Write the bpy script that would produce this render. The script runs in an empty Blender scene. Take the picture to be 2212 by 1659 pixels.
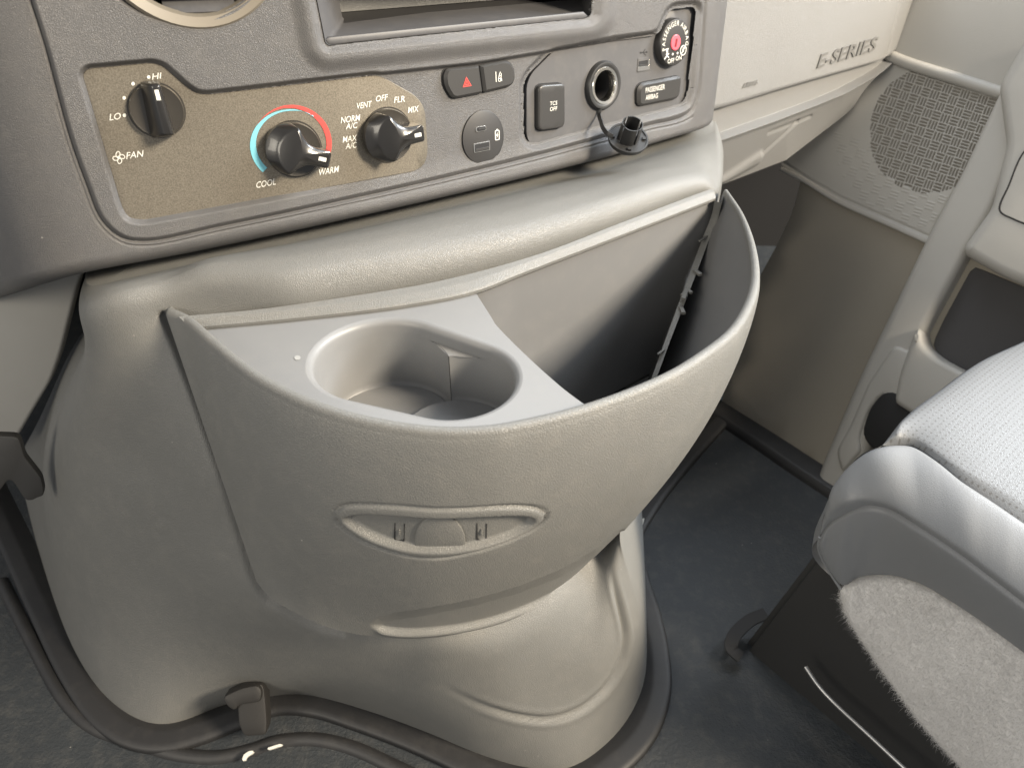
import bpy, bmesh, math, random
import numpy as np
from mathutils import Vector, Matrix, geometry

random.seed(4); RNG = np.random.default_rng(4)
SC = bpy.context.scene
COL = SC.collection
# ------------------------------------------------------------------ camera
W0, H0 = 2212.0, 1659.0
FPX, CX, CY = 1603.0, 1106.0, 829.5
PITCH = math.radians(37.0); SP, CP = math.sin(PITCH), math.cos(PITCH)
CAMZ = 0.80
CAM = np.array([0.0, 0.0, CAMZ])
cd = bpy.data.cameras.new('camera'); cam = bpy.data.objects.new('camera', cd); COL.objects.link(cam)
cam.location = (0, 0, CAMZ); cam.rotation_euler = (math.pi/2 - PITCH, 0, 0)
cd.sensor_width = 36; cd.lens = FPX / W0 * 36; cd.clip_start = 0.01; cd.clip_end = 100
cd.dof.use_dof = True; cd.dof.focus_distance = 0.66; cd.dof.aperture_fstop = 8.0
SC.camera = cam
# ------------------------------------------------------------------ light
wd = bpy.data.worlds.new('World'); SC.world = wd; wd.use_nodes = True
bg = wd.node_tree.nodes['Background']; bg.inputs[0].default_value = (0.86, 0.88, 0.92, 1); bg.inputs[1].default_value = 0.35
def area(name, loc, target, sx, sy, power, color):
    l = bpy.data.lights.new(name, 'AREA'); l.shape = 'RECTANGLE'; l.size = sx; l.size_y = sy; l.energy = power; l.color = color
    o = bpy.data.objects.new(name, l); COL.objects.link(o); o.location = loc
    o.rotation_euler = (Vector(target) - Vector(loc)).to_track_quat('-Z', 'Y').to_euler()
    return o
area('passenger_window_light', (2.5, 1.45, 2.15), (0.10, 0.55, 0.42), 1.5, 1.1, 135, (0.88, 0.94, 1.0))
area('windshield_light', (0.10, 1.75, 2.25), (0.10, 0.5, 0.45), 1.8, 0.8, 30, (0.90, 0.95, 1.0))
area('side_window_light', (2.5, -0.55, 2.2), (0.0, 0.5, 0.45), 0.8, 0.6, 185, (1.0, 0.87, 0.69))
area('driver_door_light', (-1.3, -0.95, 1.25), (0.1, 0.6, 0.5), 0.9, 0.7, 14, (1.0, 0.92, 0.78))
SC.view_settings.view_transform = 'Standard'; SC.view_settings.look = 'None'
SC.view_settings.exposure = 0.56; SC.view_settings.gamma = 1.0
# ------------------------------------------------------------------ picture -> place maths
def A(x): return np.asarray(x, float)
def zoomer(ox, oy, s):
    return lambda *p: [(ox + x*s, oy + y*s) for x, y in p]
z1 = zoomer(0, 0, .37411); z2 = zoomer(620.6, 0, .37411); z3 = zoomer(1330, 0, .4008); z4 = zoomer(266, 487.6, .4008)
z5 = zoomer(975.3, 354.6, .3741); z6 = zoomer(0, 576.3, .6526); z7 = zoomer(443.3, 1019.6, .481); z8 = zoomer(1330, 620.6, .6257)
y1 = zoomer(1223.5, 0, .16033); y2 = zoomer(1773.2, 133, .4543); y3 = zoomer(487.6, 159.6, .22045); y4 = zoomer(1374.2, 399, .29386)
y5 = zoomer(0, 1329.9, .32066); y6 = zoomer(673.8, 1063.9, .24049); y7 = zoomer(0, 842.3, .2405); y8 = zoomer(665, 0, .3006)
def rays(p):
    p = A(p); x = (p[..., 0]-CX)/FPX; y = (CY-p[..., 1])/FPX
    return np.stack([x, y*SP+CP, y*CP-SP], -1)
def drop(p, d):
    R = rays(p); return CAM + R*(-A(d)/R[..., 2])[..., None]
def proj(P):
    q = A(P)-CAM; zc = q[..., 1]*CP-q[..., 2]*SP; yc = q[..., 1]*SP+q[..., 2]*CP
    return np.stack([CX+FPX*q[..., 0]/zc, CY-FPX*yc/zc], -1)
def depth(P):
    q = A(P)-CAM; return q[..., 1]*CP-q[..., 2]*SP
def unit(v): return v/np.maximum(np.linalg.norm(v, axis=-1, keepdims=True), 1e-12)
class Surf:
    def hit(s, p, lo=.15, hi=4.0):
        R = rays(p); a = np.full(R.shape[:-1], lo); b = np.full(R.shape[:-1], hi)
        for _ in range(44):
            m = (a+b)/2; g = s.G(CAM+R*m[..., None]); a = np.where(g < 0, m, a); b = np.where(g < 0, b, m)
        return CAM+R*((a+b)/2)[..., None]
class Graph(Surf):                      # f = g(r) + lean*(z-zr) + back
    def __init__(s, rs, gs, lean, zr, back=0.0): s.rs, s.gs, s.lean, s.zr, s.back = A(rs), A(gs), lean, zr, back
    def g(s, r):
        y = np.interp(r, s.rs, s.gs); k0 = (s.gs[1]-s.gs[0])/(s.rs[1]-s.rs[0]); k1 = (s.gs[-1]-s.gs[-2])/(s.rs[-1]-s.rs[-2])
        return np.where(r < s.rs[0], s.gs[0]+(r-s.rs[0])*k0, np.where(r > s.rs[-1], s.gs[-1]+(r-s.rs[-1])*k1, y))
    def G(s, P):
        r = P[..., 0]; d = (s.g(r+.004)-s.g(r-.004))/.008
        return P[..., 1]-s.g(r)-s.lean*(P[..., 2]-s.zr)-s.back*np.sqrt(1+d*d+s.lean**2)
    def normal(s, P):
        d = (s.g(P[..., 0]+.004)-s.g(P[..., 0]-.004))/.008
        return unit(np.stack([d, -np.ones_like(d), np.full_like(d, s.lean)], -1))
    def moved(s, back): return Graph(s.rs, s.gs, s.lean, s.zr, s.back+back)
class Plane(Surf):
    def __init__(s, pt, n): s.pt, s.n = A(pt), unit(A(n))      # n towards the viewer
    def G(s, P): return -((P-s.pt)@s.n)
    def normal(s, P): return np.broadcast_to(s.n, P.shape)
    def moved(s, back): return Plane(s.pt-s.n*back, s.n)
def sstep(x, a, b):
    t = np.clip((x-a)/(b-a), 0, 1); return t*t*(3-2*t)
def seg_dist(p, a, b):
    ab = b-a; t = np.clip(((p-a)@ab)/max(ab@ab, 1e-12), 0, 1); return np.linalg.norm(p-(a+t[..., None]*ab), axis=-1)
def line_dist(p, line):
    line = A(line); d = np.full(p.shape[:-1], 1e9)
    for a, b in zip(line[:-1], line[1:]): d = np.minimum(d, seg_dist(p, a, b))
    return d
def inside(p, poly):
    poly = A(poly); x, y = p[..., 0], p[..., 1]; c = np.zeros(x.shape, bool)
    for (x0, y0), (x1, y1_) in zip(poly, np.roll(poly, -1, 0)):
        if y0 == y1_: continue
        c ^= ((y0 > y) != (y1_ > y)) & (x < (x1-x0)*(y-y0)/(y1_-y0)+x0)
    return c
def sdf(p, poly):
    poly = A(poly); d = line_dist(p, np.vstack([poly, poly[:1]])); return np.where(inside(p, poly), -d, d)
def catmull(pts, n, closed=False):
    P = A(pts)
    if closed: P = np.vstack([P[-1:], P, P[:2]])
    else: P = np.vstack([2*P[0]-P[1], P, 2*P[-1]-P[-2]])
    d = np.maximum(np.linalg.norm(np.diff(P, axis=0), axis=1)**.5, 1e-6); t = np.r_[0, np.cumsum(d)]
    out = []; m = 14
    for i in range(1, len(P)-2):
        T = np.linspace(t[i], t[i+1], m, endpoint=False)[:, None]
        A1 = (t[i]-T)/(t[i]-t[i-1])*P[i-1]+(T-t[i-1])/(t[i]-t[i-1])*P[i]; A2 = (t[i+1]-T)/(t[i+1]-t[i])*P[i]+(T-t[i])/(t[i+1]-t[i])*P[i+1]
        A3 = (t[i+2]-T)/(t[i+2]-t[i+1])*P[i+1]+(T-t[i+1])/(t[i+2]-t[i+1])*P[i+2]
        B1 = (t[i+1]-T)/(t[i+1]-t[i-1])*A1+(T-t[i-1])/(t[i+1]-t[i-1])*A2; B2 = (t[i+2]-T)/(t[i+2]-t[i])*A2+(T-t[i])/(t[i+2]-t[i])*A3
        out.append((t[i+1]-T)/(t[i+1]-t[i])*B1+(T-t[i])/(t[i+1]-t[i])*B2)
    out = np.vstack(out+[P[-2:-1]])
    return resample(out, n, closed)
def resample(P, n, closed=False):
    P = A(P); s = np.r_[0, np.cumsum(np.linalg.norm(np.diff(P, axis=0), axis=1))]
    u = np.linspace(0, s[-1], n+1)[:-1] if closed else np.linspace(0, s[-1], n)
    return np.stack([np.interp(u, s, P[:, k]) for k in range(P.shape[1])], -1)
def rounded(poly, r, k=5):               # polygon corners rounded; r one value or per corner
    P = A(poly); n = len(P); out = []
    rr = [r]*n if np.isscalar(r) else r
    for i in range(n):
        a, b, c = P[i-1], P[i], P[(i+1) % n]; u, v = unit(a-b), unit(c-b)
        q = min(rr[i], .48*np.linalg.norm(a-b), .48*np.linalg.norm(c-b))
        if q < 1e-6: out.append(b); continue
        for t in np.linspace(0, 1, k): out.append((1-t)**2*(b+u*q)+2*t*(1-t)*b+t*t*(b+v*q))
    return A(out)
def ellipse(c, rx, ry, rot=0, n=48, a0=0, a1=2*math.pi, end=False):
    t = np.linspace(a0, a1, n, endpoint=end); x, y = rx*np.cos(t), -ry*np.sin(t); cr, sr = math.cos(rot), math.sin(rot)
    return np.stack([c[0]+x*cr-y*sr, c[1]+x*sr+y*cr], -1)
def pchip(Y, m):                          # monotone resampling along axis 0 to m rows
    Y = A(Y); n = len(Y); d = np.diff(Y, axis=0); s = np.zeros_like(Y)
    s[1:-1] = np.where(d[:-1]*d[1:] > 0, 2*d[:-1]*d[1:]/np.where(d[:-1]+d[1:] == 0, 1, d[:-1]+d[1:]), 0)
    s[0], s[-1] = d[0], d[-1]
    u = np.linspace(0, n-1, m); i = np.minimum(u.astype(int), n-2); t = (u-i).reshape((-1,)+(1,)*(Y.ndim-1))
    return (2*t**3-3*t**2+1)*Y[i]+(t**3-2*t**2+t)*s[i]+(-2*t**3+3*t**2)*Y[i+1]+(t**3-t**2)*s[i+1]
def grid_normals(Gd):
    du = np.gradient(Gd, axis=1); dv = np.gradient(Gd, axis=0); n = unit(np.cross(du, dv))
    flip = np.sum(n*(CAM-Gd), -1).mean() < 0
    return -n if flip else n
# ------------------------------------------------------------------ materials
def newmat(name):
    m = bpy.data.materials.new(name); m.use_nodes = True
    return m, m.node_tree, m.node_tree.nodes['Principled BSDF']
def N(nt, typ, **kw):
    n = nt.nodes.new(typ)
    for k, v in kw.items():
        if k in n.inputs: n.inputs[k].default_value = v
        else: setattr(n, k, v)
    return n
def plastic(name, col, rough=.5, grain=0, gstr=.3, gdist=.0004, mottle=.06, metal=0, spec=.5, fine=0, kind='leather', dust=0.0, coat=0, speck=0, flake=0):
    m, nt, b = newmat(name); L = nt.links.new
    b.inputs['Roughness'].default_value = rough; b.inputs['Metallic'].default_value = metal; b.inputs['Specular IOR Level'].default_value = spec
    b.inputs['Coat Weight'].default_value = coat
    tc = N(nt, 'ShaderNodeTexCoord'); co = tc.outputs['Object']
    n1 = N(nt, 'ShaderNodeTexNoise', Scale=9.0, Detail=6.0); L(co, n1.inputs['Vector'])
    mx = N(nt, 'ShaderNodeMix', data_type='RGBA'); mx.blend_type = 'MIX'
    c = A(col); mx.inputs[6].default_value = (*np.clip(c*(1-mottle), 0, 1), 1); mx.inputs[7].default_value = (*np.clip(c*(1+mottle), 0, 1), 1)
    L(n1.outputs[0], mx.inputs[0]); out = mx.outputs[2]
    if dust:
        n3 = N(nt, 'ShaderNodeTexNoise', Scale=55.0, Detail=8.0, Roughness=.7); L(co, n3.inputs['Vector'])
        mr = N(nt, 'ShaderNodeMapRange'); mr.inputs[1].default_value = .48; mr.inputs[2].default_value = .8; mr.inputs[4].default_value = dust; L(n3.outputs[0], mr.inputs[0])
        m2 = N(nt, 'ShaderNodeMix', data_type='RGBA'); L(mr.outputs[0], m2.inputs[0]); L(out, m2.inputs[6]); m2.inputs[7].default_value = (.42, .38, .32, 1); out = m2.outputs[2]
        mr2 = N(nt, 'ShaderNodeMapRange'); mr2.inputs[3].default_value = rough-.05; mr2.inputs[4].default_value = rough+.08; L(n3.outputs[0], mr2.inputs[0]); L(mr2.outputs[0], b.inputs['Roughness'])
    if flake:
        nf = N(nt, 'ShaderNodeTexNoise', Scale=1100.0, Detail=2.0); L(co, nf.inputs['Vector']); mf_ = N(nt, 'ShaderNodeMapRange'); mf_.inputs[1].default_value = .35; mf_.inputs[2].default_value = .65; mf_.inputs[3].default_value = 1-flake; mf_.inputs[4].default_value = 1+flake; L(nf.outputs[0], mf_.inputs[0])
        vm = N(nt, 'ShaderNodeVectorMath', operation='SCALE'); L(out, vm.inputs[0]); L(mf_.outputs[0], vm.inputs['Scale']); out = vm.outputs[0]
    if speck:
        vs = N(nt, 'ShaderNodeTexVoronoi', Scale=75.0); L(co, vs.inputs['Vector'])
        m1 = N(nt, 'ShaderNodeMath', operation='LESS_THAN'); m1.inputs[1].default_value = .055; L(vs.outputs['Distance'], m1.inputs[0])
        sx = N(nt, 'ShaderNodeSeparateColor'); L(vs.outputs['Color'], sx.inputs[0]); m3 = N(nt, 'ShaderNodeMath', operation='LESS_THAN'); m3.inputs[1].default_value = .05; L(sx.outputs[0], m3.inputs[0])
        m4 = N(nt, 'ShaderNodeMath', operation='MULTIPLY'); L(m1.outputs[0], m4.inputs[0]); L(m3.outputs[0], m4.inputs[1]); m5 = N(nt, 'ShaderNodeMath', operation='MULTIPLY'); m5.inputs[1].default_value = speck; L(m4.outputs[0], m5.inputs[0])
        mS = N(nt, 'ShaderNodeMix', data_type='RGBA'); L(m5.outputs[0], mS.inputs[0]); L(out, mS.inputs[6]); mS.inputs[7].default_value = (.55, .52, .47, 1); out = mS.outputs[2]
    L(out, b.inputs['Base Color'])
    if grain:
        if kind == 'leather':
            w = N(nt, 'ShaderNodeTexNoise', Scale=grain*.6, Detail=2.0); L(co, w.inputs['Vector'])
            va = N(nt, 'ShaderNodeVectorMath', operation='MULTIPLY_ADD'); va.inputs[1].default_value = (1.2/grain,)*3; L(w.outputs['Color'], va.inputs[0]); L(co, va.inputs[2])
            v = N(nt, 'ShaderNodeTexVoronoi', feature='DISTANCE_TO_EDGE', Scale=grain); L(va.outputs[0], v.inputs['Vector'])
            r = N(nt, 'ShaderNodeMapRange'); r.inputs[2].default_value = .22; L(v.outputs[0], r.inputs[0]); h = r.outputs[0]
        else:
            v = N(nt, 'ShaderNodeTexNoise', Scale=grain, Detail=3.0, Roughness=.65); L(co, v.inputs['Vector']); h = v.outputs[0]
        bp = N(nt, 'ShaderNodeBump', Strength=gstr, Distance=gdist); L(h, bp.inputs['Height']); L(bp.outputs[0], b.inputs['Normal'])
    return m
M = {}
M['bezel'] = plastic('charcoal_grained_plastic', (.083, .081, .081), .46, 800, .5, .0004, dust=.06, speck=.5)
M['smooth'] = plastic('charcoal_smooth_plastic', (.074, .073, .075), .5, 2500, .12, .0002, kind='noise', dust=.07)
M['pad'] = plastic('taupe_leather_grain', (.148, .147, .139), .40, 660, .5, .0004, mottle=.05, dust=.05)
M['cover'] = plastic('taupe_fine_grain', (.148, .147, .139), .48, 620, .45, .0004, dust=.08, speck=.3)
M['bin'] = plastic('taupe_bin_plastic', (.148, .147, .139), .44, 620, .45, .0004, dust=.09, speck=.5)
M['tray'] = plastic('smooth_grey_tray', (.185, .186, .186), .42, 1600, .12, .0002, kind='noise', dust=.05, speck=.6)
M['light'] = plastic('dimmed_grey_plastic', (.20, .20, .198), .45, 600, .5, .0004, dust=.0)  # same plastic as the door, darkened against the strong light on it
M['lightsmooth'] = plastic('light_grey_smooth', (.23, .227, .22), .5, 1500, .2, .0002, kind='noise')
M['door'] = plastic('lifted_trim_plastic', (.38, .37, .345), .5, 700, .35, .0003)  # same plastic as the glove box, paler to make up for missing light
M['carpet'] = plastic('veiled_carpet', (.31, .285, .24), .95, 900, .8, .001, kind='noise', spec=.1)  # brown puts the warm lens veil into the lower door's colour
M['climate'] = plastic('bronze_metallic_face', (.185, .164, .130), .42, 1800, .25, .0003, kind='noise', metal=.55, mottle=.12, flake=.24)
M['gloss'] = plastic('black_satin_knob', (.014, .013, .012), .30, 1400, .12, .0002, kind='noise', coat=.3)
M['knobdisc'] = plastic('black_knob_disc', (.035, .031, .025), .30, 1800, .2, .0002, kind='noise', coat=.2)
M['black'] = plastic('black_plastic', (.022, .022, .022), .45, 1500, .15, .0002, kind='noise')
M['button'] = plastic('black_button', (.035, .034, .033), .38, 1600, .12, .0002, kind='noise')
M['void'] = plastic('dark_recess', (.012, .012, .013), .8)
M['clip'] = plastic('matt_black_clip', (.014, .013, .012), .6, 800, .2, .0003, kind='noise')
M['railmetal'] = plastic('dull_steel', (.33, .33, .33), .4, metal=1)
M['vent'] = plastic('tan_vent_ring', (.17, .148, .115), .5, 1500, .2, .0002, kind='noise')
M['usbface'] = plastic('usb_insert_face', (.028, .027, .027), .5, 1500, .15, .0002, kind='noise')
M['inner'] = plastic('smooth_bin_lining', (.150, .150, .150), .40, 1600, .10, .0002, kind='noise', dust=.06, speck=.5)
M['pocket'] = plastic('pocket_shade', (.055, .054, .056), .8, 900, .5, .0006, kind='noise')  # near-black stands in for the shade inside a deep map pocket
M['mark'] = plastic('pale_moulding_spot', (.30, .30, .29), .5)
M['badge'] = plastic('shaded_badge_plastic', (.135, .133, .128), .5, 1500, .2, .0002, kind='noise')  # panel plastic made darker to suggest the shaded edges of raised letters
M['slot'] = plastic('grille_slot_backing', (.24, .228, .205), .9)  # darker tone for the backs of the open grille slots
M['rubber'] = plastic('black_rubber_trim', (.020, .020, .021), .55, 500, .3, .0004, kind='noise', dust=.03)
M['floor'] = plastic('dark_rubber_floor', (.024, .028, .032), .62, 240, .9, .0015, kind='noise', mottle=.3, dust=.08, speck=.4)
M['chrome'] = plastic('bright_metal', (.75, .72, .66), .22, metal=1, mottle=.02)
M['seat'] = plastic('grey_seat_vinyl', (.175, .182, .191), .42, 620, .3, .00022, mottle=.04)
M['white'] = plastic('white_print', (.62, .61, .56), .5, mottle=.02)
M['dimwhite'] = plastic('dim_white_print', (.5, .5, .48), .5, mottle=.02)
M['red'] = plastic('red_print', (.58, .06, .05), .45, mottle=.03)
M['darkred'] = plastic('dark_red_slot', (.16, .008, .012), .5)
M['pink'] = plastic('red_key_slot', (.72, .10, .13), .4, mottle=.03)
M['blue'] = plastic('light_blue_print', (.16, .46, .55), .5, mottle=.03)
M['darkprint'] = plastic('dark_print', (.02, .02, .02), .5)
# ------------------------------------------------------------------ objects
def thing(name, label, cat, loc, kind='thing', group=None):
    o = bpy.data.objects.new(name, None); COL.objects.link(o); o.location = loc; o.empty_display_size = .05
    o['label'] = label; o['category'] = cat
    if kind: o['kind'] = kind
    if group: o['group'] = group
    return o
def link(o, parent=None, label=None, kind=None):
    COL.objects.link(o)
    if parent is not None:
        o.parent = parent
        if parent.type == 'EMPTY': o.matrix_parent_inverse = Matrix.Translation(-Vector(parent.location))
    if label: o['label'] = label
    if kind: o['kind'] = kind
    return o
def mk(name, V, Fc, mat, parent=None, smooth=True, sharp=None, label=None, kind=None, fmat=None):
    me = bpy.data.meshes.new(name); me.from_pydata([tuple(v) for v in A(V)], [], [tuple(int(i) for i in f) for f in Fc])
    for m in (mat if isinstance(mat, (list, tuple)) else [mat]): me.materials.append(m)
    if fmat is not None: me.polygons.foreach_set('material_index', np.asarray(fmat, np.int32))
    me.polygons.foreach_set('use_smooth', np.full(len(me.polygons), smooth)); me.update()
    if sharp and smooth: me.set_sharp_from_angle(angle=math.radians(sharp))
    return link(bpy.data.objects.new(name, me), parent, label, kind)
def grid_faces(m, n, closed=False, off=0):
    i, j = np.meshgrid(np.arange(m-1), np.arange(n if closed else n-1), indexing='ij'); j2 = (j+1) % n
    return np.stack([i*n+j, i*n+j2, (i+1)*n+j2, (i+1)*n+j], -1).reshape(-1, 4)+off
def orient(V, Fc):                       # make faces look at the camera on the whole
    V = A(V); f = Fc[len(Fc)//2]; return Fc
def mk_grid(name, Gd, mat, parent=None, keep=None, closed=False, sharp=None, label=None, fmat=None, flip=False):
    m, n = Gd.shape[:2]; Fc = grid_faces(m, n, closed); V = Gd.reshape(-1, 3)
    if keep is not None:
        k = keep.reshape(-1)[Fc].all(1); Fc = Fc[k]
        if fmat is not None: fmat = fmat[k]
    a = V[Fc]; nn = np.cross(a[:, 1]-a[:, 0], a[:, 2]-a[:, 0]); s = np.sum(nn*(CAM-a[:, 0])).sum()
    if (s < 0) != flip: Fc = Fc[:, ::-1]
    return mk(name, V, Fc, mat, parent, sharp=sharp, label=label, fmat=fmat)
def tri2d(poly, holes=(), step=None):
    P = [tuple(p) for p in poly]; E = [(i, (i+1) % len(P)) for i in range(len(P))]
    for h in holes:
        o = len(P); P += [tuple(p) for p in h]; E += [(o+i, o+(i+1) % len(h)) for i in range(len(h))]
    if step:
        q = A(poly); lo, hi = q.min(0), q.max(0)
        X, Y = np.meshgrid(np.arange(lo[0]+step/2, hi[0], step), np.arange(lo[1]+step/2, hi[1], step)); g = np.stack([X.ravel(), Y.ravel()], -1)
        d = sdf(g, poly); k = d < -step*.4
        for h in holes: k &= sdf(g, h) > step*.4
        P += [tuple(p) for p in g[k]]
    r = geometry.delaunay_2d_cdt([Vector(p) for p in P], E, [], 1, 1e-6)
    v = A([tuple(x) for x in r[0]]); f = np.asarray(r[2])
    c = v[f].mean(1); k = inside(c, poly)
    for h in holes: k &= ~inside(c, h)
    return v, f[k]
def inset(poly, d):
    P = A(poly); a = unit(P-np.roll(P, 1, 0)); b = unit(np.roll(P, -1, 0)-P)
    area2 = np.sum(P[:, 0]*np.roll(P[:, 1], -1)-np.roll(P[:, 0], -1)*P[:, 1])
    na = np.stack([-a[:, 1], a[:, 0]], -1); nb = np.stack([-b[:, 1], b[:, 0]], -1); n = na+nb; n = n/np.maximum(np.sum(n*na, 1, keepdims=True), .35)
    return P+n*d*(1 if area2 > 0 else -1)
def slab(name, poly, surf, lo, hi, mat, parent=None, bev=.0008, step=None, dens=None, bsteps=2, dome=0, sharp=40, label=None, topmat=None, holes=()):
    """A plate with the given picture outline standing on a surface, from lo to hi metres along its normal."""
    P = A(poly)
    if dens: P = resample(np.vstack([P, P[:1]]), max(8, int(np.linalg.norm(np.diff(np.vstack([P, P[:1]]), axis=0), axis=1).sum()/dens)), True)
    zc = depth(surf.hit(P)).mean(); bp = bev*FPX/zc; n = len(P)
    def lift(q, o):
        H = surf.hit(q); return H+surf.normal(H)*(o[..., None] if isinstance(o, np.ndarray) else o)
    loops = [lift(P, lo)]
    for k in range(bsteps+1):
        t = k/bsteps*math.pi/2
        loops.append(lift(inset(P, bp*(1-math.cos(t))), hi-bev+bev*math.sin(t)))
    top = inset(P, bp); v, f = tri2d(top, holes, step=step)
    o = np.full(len(v), hi)
    if dome: o = hi+dome*(1-np.exp(sdf(v, top)/ (20 if dome else 1)))
    TV = lift(v, o)
    V = np.vstack(loops+[TV]); Fc = [tuple(x) for x in grid_faces(len(loops), n, True)]; off = len(loops)*n
    Fc += [tuple(x+off) for x in f]
    # weld the last loop to the cap
    me = bpy.data.meshes.new(name); me.from_pydata([tuple(x) for x in V], [], Fc)
    mats = [mat]+([topmat] if topmat else [])
    bm = bmesh.new(); bm.from_mesh(me); bmesh.ops.remove_doubles(bm, verts=bm.verts, dist=2e-6); bmesh.ops.recalc_face_normals(bm, faces=bm.faces)
    nrm = surf.normal(surf.hit(P)).mean(0)
    tot = sum((fc.normal.dot(Vector(nrm))*fc.calc_area() for fc in bm.faces), 0.0)
    if tot < 0: bmesh.ops.reverse_faces(bm, faces=bm.faces)
    if topmat:
        for fc in bm.faces:
            if fc.normal.dot(Vector(nrm)) > .95: fc.material_index = 1
    bm.to_mesh(me); bm.free()
    for m_ in mats: me.materials.append(m_)
    me.polygons.foreach_set('use_smooth', np.ones(len(me.polygons), bool)); me.update()
    if sharp: me.set_sharp_from_angle(angle=math.radians(sharp))
    return link(bpy.data.objects.new(name, me), parent, label)
class Decal:
    """Flat print: polygons given in picture coordinates laid on a surface, 'off' metres proud, optionally with a thickness."""
    def __init__(s, surf, off=.0004, thick=0): s.surf, s.off, s.thick, s.V, s.F = surf, off, thick, [], []
    def add(s, v, f):
        n = sum(len(x) for x in s.V); s.V.append(A(v)); s.F += [tuple(int(i)+n for i in q) for q in f]
    def poly(s, p):
        v, f = tri2d(p); s.add(v, f)
    def ring(s, outer, inner): v, f = tri2d(outer, [inner]); s.add(v, f)
    def stroke(s, line, w, closed=False):
        L = A(line)
        if closed: L = np.vstack([L, L[:1]])
        d = unit(np.gradient(L, axis=0)); 
        if closed: d[0] = d[-1] = unit((L[1]-L[0])+(L[-1]-L[-2]))
        n = np.stack([-d[:, 1], d[:, 0]], -1)*w/2
        v = np.vstack([L+n, L-n]); m = len(L); s.add(v, [(i, i+1, m+i+1, m+i) for i in range(m-1)])
    def text(s, txt, a, b, cap, up=None, bold=.012):
        a, b = A(a), A(b); v, f, w, ch = text2d(txt, bold); e = (b-a)/w
        if up is None:
            q = unit(b-a); up = A([q[1], -q[0]])
        s.add(a+v[:, :1]*e+v[:, 1:2]/ch*cap*A(up), f)
    def build(s, name, mat, parent, label=None):
        v = np.vstack(s.V); H = s.surf.hit(v); n = s.surf.normal(H)
        if not s.thick: return mk(name, H+n*s.off, s.F, mat, parent, smooth=False, label=label)
        m = len(v); cnt = {}
        for q in s.F:
            for i in range(len(q)):
                e = (q[i], q[(i+1) % len(q)]); k = (min(e), max(e)); cnt.setdefault(k, []).append(e)
        sides = [(e[0][1], e[0][0], e[0][0]+m, e[0][1]+m) for e in cnt.values() if len(e) == 1]
        return mk(name, np.vstack([H+n*(s.off+s.thick), H-n*.0005]), list(s.F)+sides, mat, parent, smooth=False, label=label)
_tc = {}
def text2d(txt, bold):
    if (txt, bold) in _tc: return _tc[(txt, bold)]
    def mesh(t):
        c = bpy.data.curves.new('t', 'FONT'); c.body = t; c.size = 1; c.resolution_u = 3; c.offset = bold; c.space_character = 1.0
        o = bpy.data.objects.new('t', c); COL.objects.link(o); dg = bpy.context.evaluated_depsgraph_get(); dg.update()
        me = bpy.data.meshes.new_from_object(o.evaluated_get(dg)); v = A([tuple(x.co)[:2] for x in me.vertices]); f = [tuple(p.vertices) for p in me.polygons]
        bpy.data.objects.remove(o); bpy.data.curves.remove(c); bpy.data.meshes.remove(me); return v, f
    v, f = mesh(txt); ch = mesh('H')[0][:, 1].max(); v = v-[v[:, 0].min(), 0]
    _tc[(txt, bold)] = (v, f, v[:, 0].max(), ch); return _tc[(txt, bold)]
def frame(surf, p, px=(1, 0)):
    """local frame on a surface at a picture point: origin, e1 along a picture direction, e2, normal"""
    O = surf.hit(A(p)); n = surf.normal(O); q = surf.hit(A(p)+A(px)*2); e1 = q-O; e1 = unit(e1-n*(e1@n)); e2 = np.cross(n, e1)
    return O, e1, e2, n
def lathe(name, prof, fr, mat, parent, seg=40, sharp=35, label=None, a0=0, a1=2*math.pi):
    O, e1, e2, n = fr; t = np.linspace(0, 2*math.pi, seg, endpoint=False); V = []
    for r, h in prof: V.append(O+np.cos(t)[:, None]*e1*r+np.sin(t)[:, None]*e2*r+n*h)
    V = np.vstack(V); Fc = [tuple(f) for f in grid_faces(len(prof), seg, True)]
    o = mk(name, V, Fc, mat, parent, sharp=None, label=label); fix(o, sharp); return o
def fix(o, sharp=35):
    me = o.data; bm = bmesh.new(); bm.from_mesh(me); bmesh.ops.remove_doubles(bm, verts=bm.verts, dist=1e-6); bmesh.ops.recalc_face_normals(bm, faces=bm.faces); bm.to_mesh(me); bm.free()
    me.polygons.foreach_set('use_smooth', np.ones(len(me.polygons), bool)); me.update()
    if sharp: me.set_sharp_from_angle(angle=math.radians(sharp))
def sweep(name, path, prof, mat, parent=None, up=(0, 0, 1), sharp=None, label=None, closed_prof=True):
    P = A(path); T = unit(np.gradient(P, axis=0)); U = A(up); S = unit(np.cross(T, U)); U2 = np.cross(S, T); pr = A(prof)
    G = P[:, None, :]+S[:, None, :]*pr[None, :, :1]+U2[:, None, :]*pr[None, :, 1:2]
    V = G.reshape(-1, 3); m, n = G.shape[:2]; Fc = [tuple(f) for f in grid_faces(m, n, closed_prof)]
    if closed_prof: Fc += [tuple(range(n)), tuple(range((m-1)*n, m*n))]
    o = mk(name, V, Fc, mat, parent, label=label); fix(o, sharp or 50); return o
def tube(r, n=8): t = np.linspace(0, 2*math.pi, n, endpoint=False); return np.stack([np.cos(t)*r, np.sin(t)*r], -1)
def pixrows(rows, surf, ncol, sub):
    """rows: list of (picture polyline, metres behind the surface) -> 3-D grid"""
    R = [np.concatenate([resample(p, ncol), np.full((ncol, 1), b)], 1) for p, b in rows]; D = []
    for (a, b) in zip(R[:-1], R[1:]):
        for k in range(sub): t = k/sub; D.append(a*(1-t)+b*t)
    D.append(R[-1]); D = A(D); H = surf.hit(D[..., :2]); return H-surf.normal(H)*D[..., 2:3], D[..., :2]
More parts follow.
